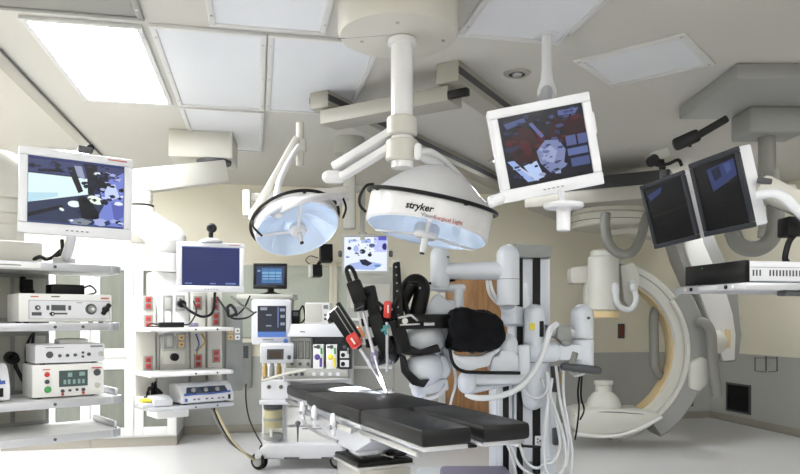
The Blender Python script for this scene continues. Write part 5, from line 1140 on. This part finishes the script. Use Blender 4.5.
mb = MB(); mb.use(carm_cream if 0 else greyw).bar(P(757, 184, 3.3), P(806, 208, 3.25), .13, .1, .03).use(dkgrey).bar(P(757, 180, 3.24), P(772, 182, 3.23), .02, .03, .008).use(hose_white).tube([P(757, 196, 3.2), P(772, 193, 3.16), P(784, 197, 3.14), P(795, 208, 3.14), P(808, 222, 3.2)], .022, 10); mb.build('spring_arm', t)
mb = MB(); mb.use(black).pb(788, 216, 804, 236, 3.25, .1, .01).tube([P(795, 234, 3.28), P(790, 240, 3.28), P(787, 248, 3.28), P(785, 258, 3.28), P(787, 262, 3.3)], .014); mb.build('junction_box', t)
mb = MB(); mb.use(hose_grey).tube([P(770, 172, 3.95), P(775, 205, 3.95), P(774, 232, 3.95), P(764, 246, 3.95), P(750, 249, 3.95), P(738, 244, 3.97), P(732, 232, 4.0)], .045, 10); mb.build('hose_loop', t)
tt = thing('video_recorder', 'black-fronted recorder with a white vented side on the aluminium shelf at right', 'video recorder', TS @ V((-.21, .2, 0)))
mb = MB(TS); mb.use(white).bx(-.435, -.002, .022, .5, .004, .094, .004)
for px in ((0, .5),): pass
mb.use(dkgrey)
for k in range(17):
    if k in (3, 4): continue
    mb.bx(-.004, .0, .04+.017*k, .047+.017*k, .028, .055)
mb.use(ltext).bx(-.003, -.0, .03, .5, .066, .068).use(black)
for x in (-.4, -.04):
    for y in (.06, .45): mb.cyl((x, y, -.002), (x, y, .006), .014)
mb.build('case', tt)
mb = MB(TS); mb.use(blackgloss).bx(-.44, .002, -.002, .024, .002, .098, .004).use(green).cyl((-.3, -.002, .08), (-.3, -.004, .08), .004); mb.build('front_panel', tt)
# ------------------------------------------------------------------ things on the walls at right
def onwall(px, py):  # right wall frame
    return ray(px, py, TW)
TW = frame(R @ V((UR, 0, 0)), R @ V((0, -1, 0)))
a, z = ray(621, 331, TB)
mb = MB(TB); mb.use(dkgrey).bx(a-.05, a+.05, -.012, 0, z-.1, z+.1, .004).use(mat('brown_plate', rgb(110, 52, 36), .4)).bx(a-.035, a+.035, -.018, -.01, z-.08, z+.08, .004)
tag(mb.build('wall_switch'), 'small brown wall switch plate seen through the C-arm', 'switch')
x0, z1 = onwall(728, 382); x1, z0 = onwall(752, 415)
def grille(T, x0, x1, z0, z1, label, off=.012):
    t = thing('wall_vent', label, 'vent', T @ V(((x0+x1)/2, -.02, z0)))
    mb = MB(T); mb.use(dkgrey).bx(x0, x0+.025, -off-.02, -off, z0, z1).bx(x1-.025, x1, -off-.02, -off, z0, z1).bx(x0, x1, -off-.02, -off, z0, z0+.025).bx(x0, x1, -off-.02, -off, z1-.025, z1); mb.build('frame', t)
    mb = MB(T); mb.use(black).bx(x0+.02, x1-.02, -off-.004, -off, z0+.02, z1-.02)
    n = 14
    for k in range(n): mb.box(((x0+x1)/2, -off-.01, z0+.03+(z1-z0-.06)*k/(n-1)), (x1-x0-.05, .003, .016), 0, (rad(-35), 0, 0))
    mb.build('louvre', t)
grille(TW, min(x0, x1), max(x0, x1), z0, z1, 'square black vent low on the grey right wall')
x0, z1 = ray(683, 396, TB); x1, z0 = ray(692, 406, TB)
grille(TB, x0, x1, z0, z1, 'small dark vent low on the back wall beside the C-arm')
mb = MB(TW); mb.use(dkgrey); Wp = lambda px, py, b=-.03: V((ray(px, py, TW, b)[0], b, ray(px, py, TW, b)[1]))
for A_ in ([(755, 357), (755, 371), (766, 372)], [(766, 356), (766, 371)], [(777, 357), (777, 371), (768, 372)], [(755, 358), (777, 358)]):
    for p, q in zip(A_, A_[1:]): mb.bar(Wp(*p), Wp(*q), .008, .008)
for px in (755, 766, 777): mb.bar(Wp(px, 358, -.03), Wp(px, 358, -.01), .008, .008)
tag(mb.build('wire_bracket'), 'thin wire bracket on the right wall above the square black vent', 'bracket')
# ------------------------------------------------------------------ camera, world, view
cam = bpy.data.cameras.new('camera'); cam.sensor_width = 36; cam.lens = F/800*36; cam.shift_y = (HZ-237)/800; cam.clip_start = .05
co = bpy.data.objects.new('camera', cam); COL.objects.link(co); co.location = (0, 0, EYE); co.rotation_euler = (PI/2, 0, 0); S.camera = co
w = bpy.data.worlds.new('world'); S.world = w; w.use_nodes = True
w.node_tree.nodes['Background'].inputs[0].default_value = (.6, .65, .7, 1); w.node_tree.nodes['Background'].inputs[1].default_value = .3
S.view_settings.view_transform = 'Standard'; S.view_settings.look = 'None'; S.view_settings.exposure = 0.0; S.view_settings.gamma = 1; S.view_settings.use_curve_mapping = False
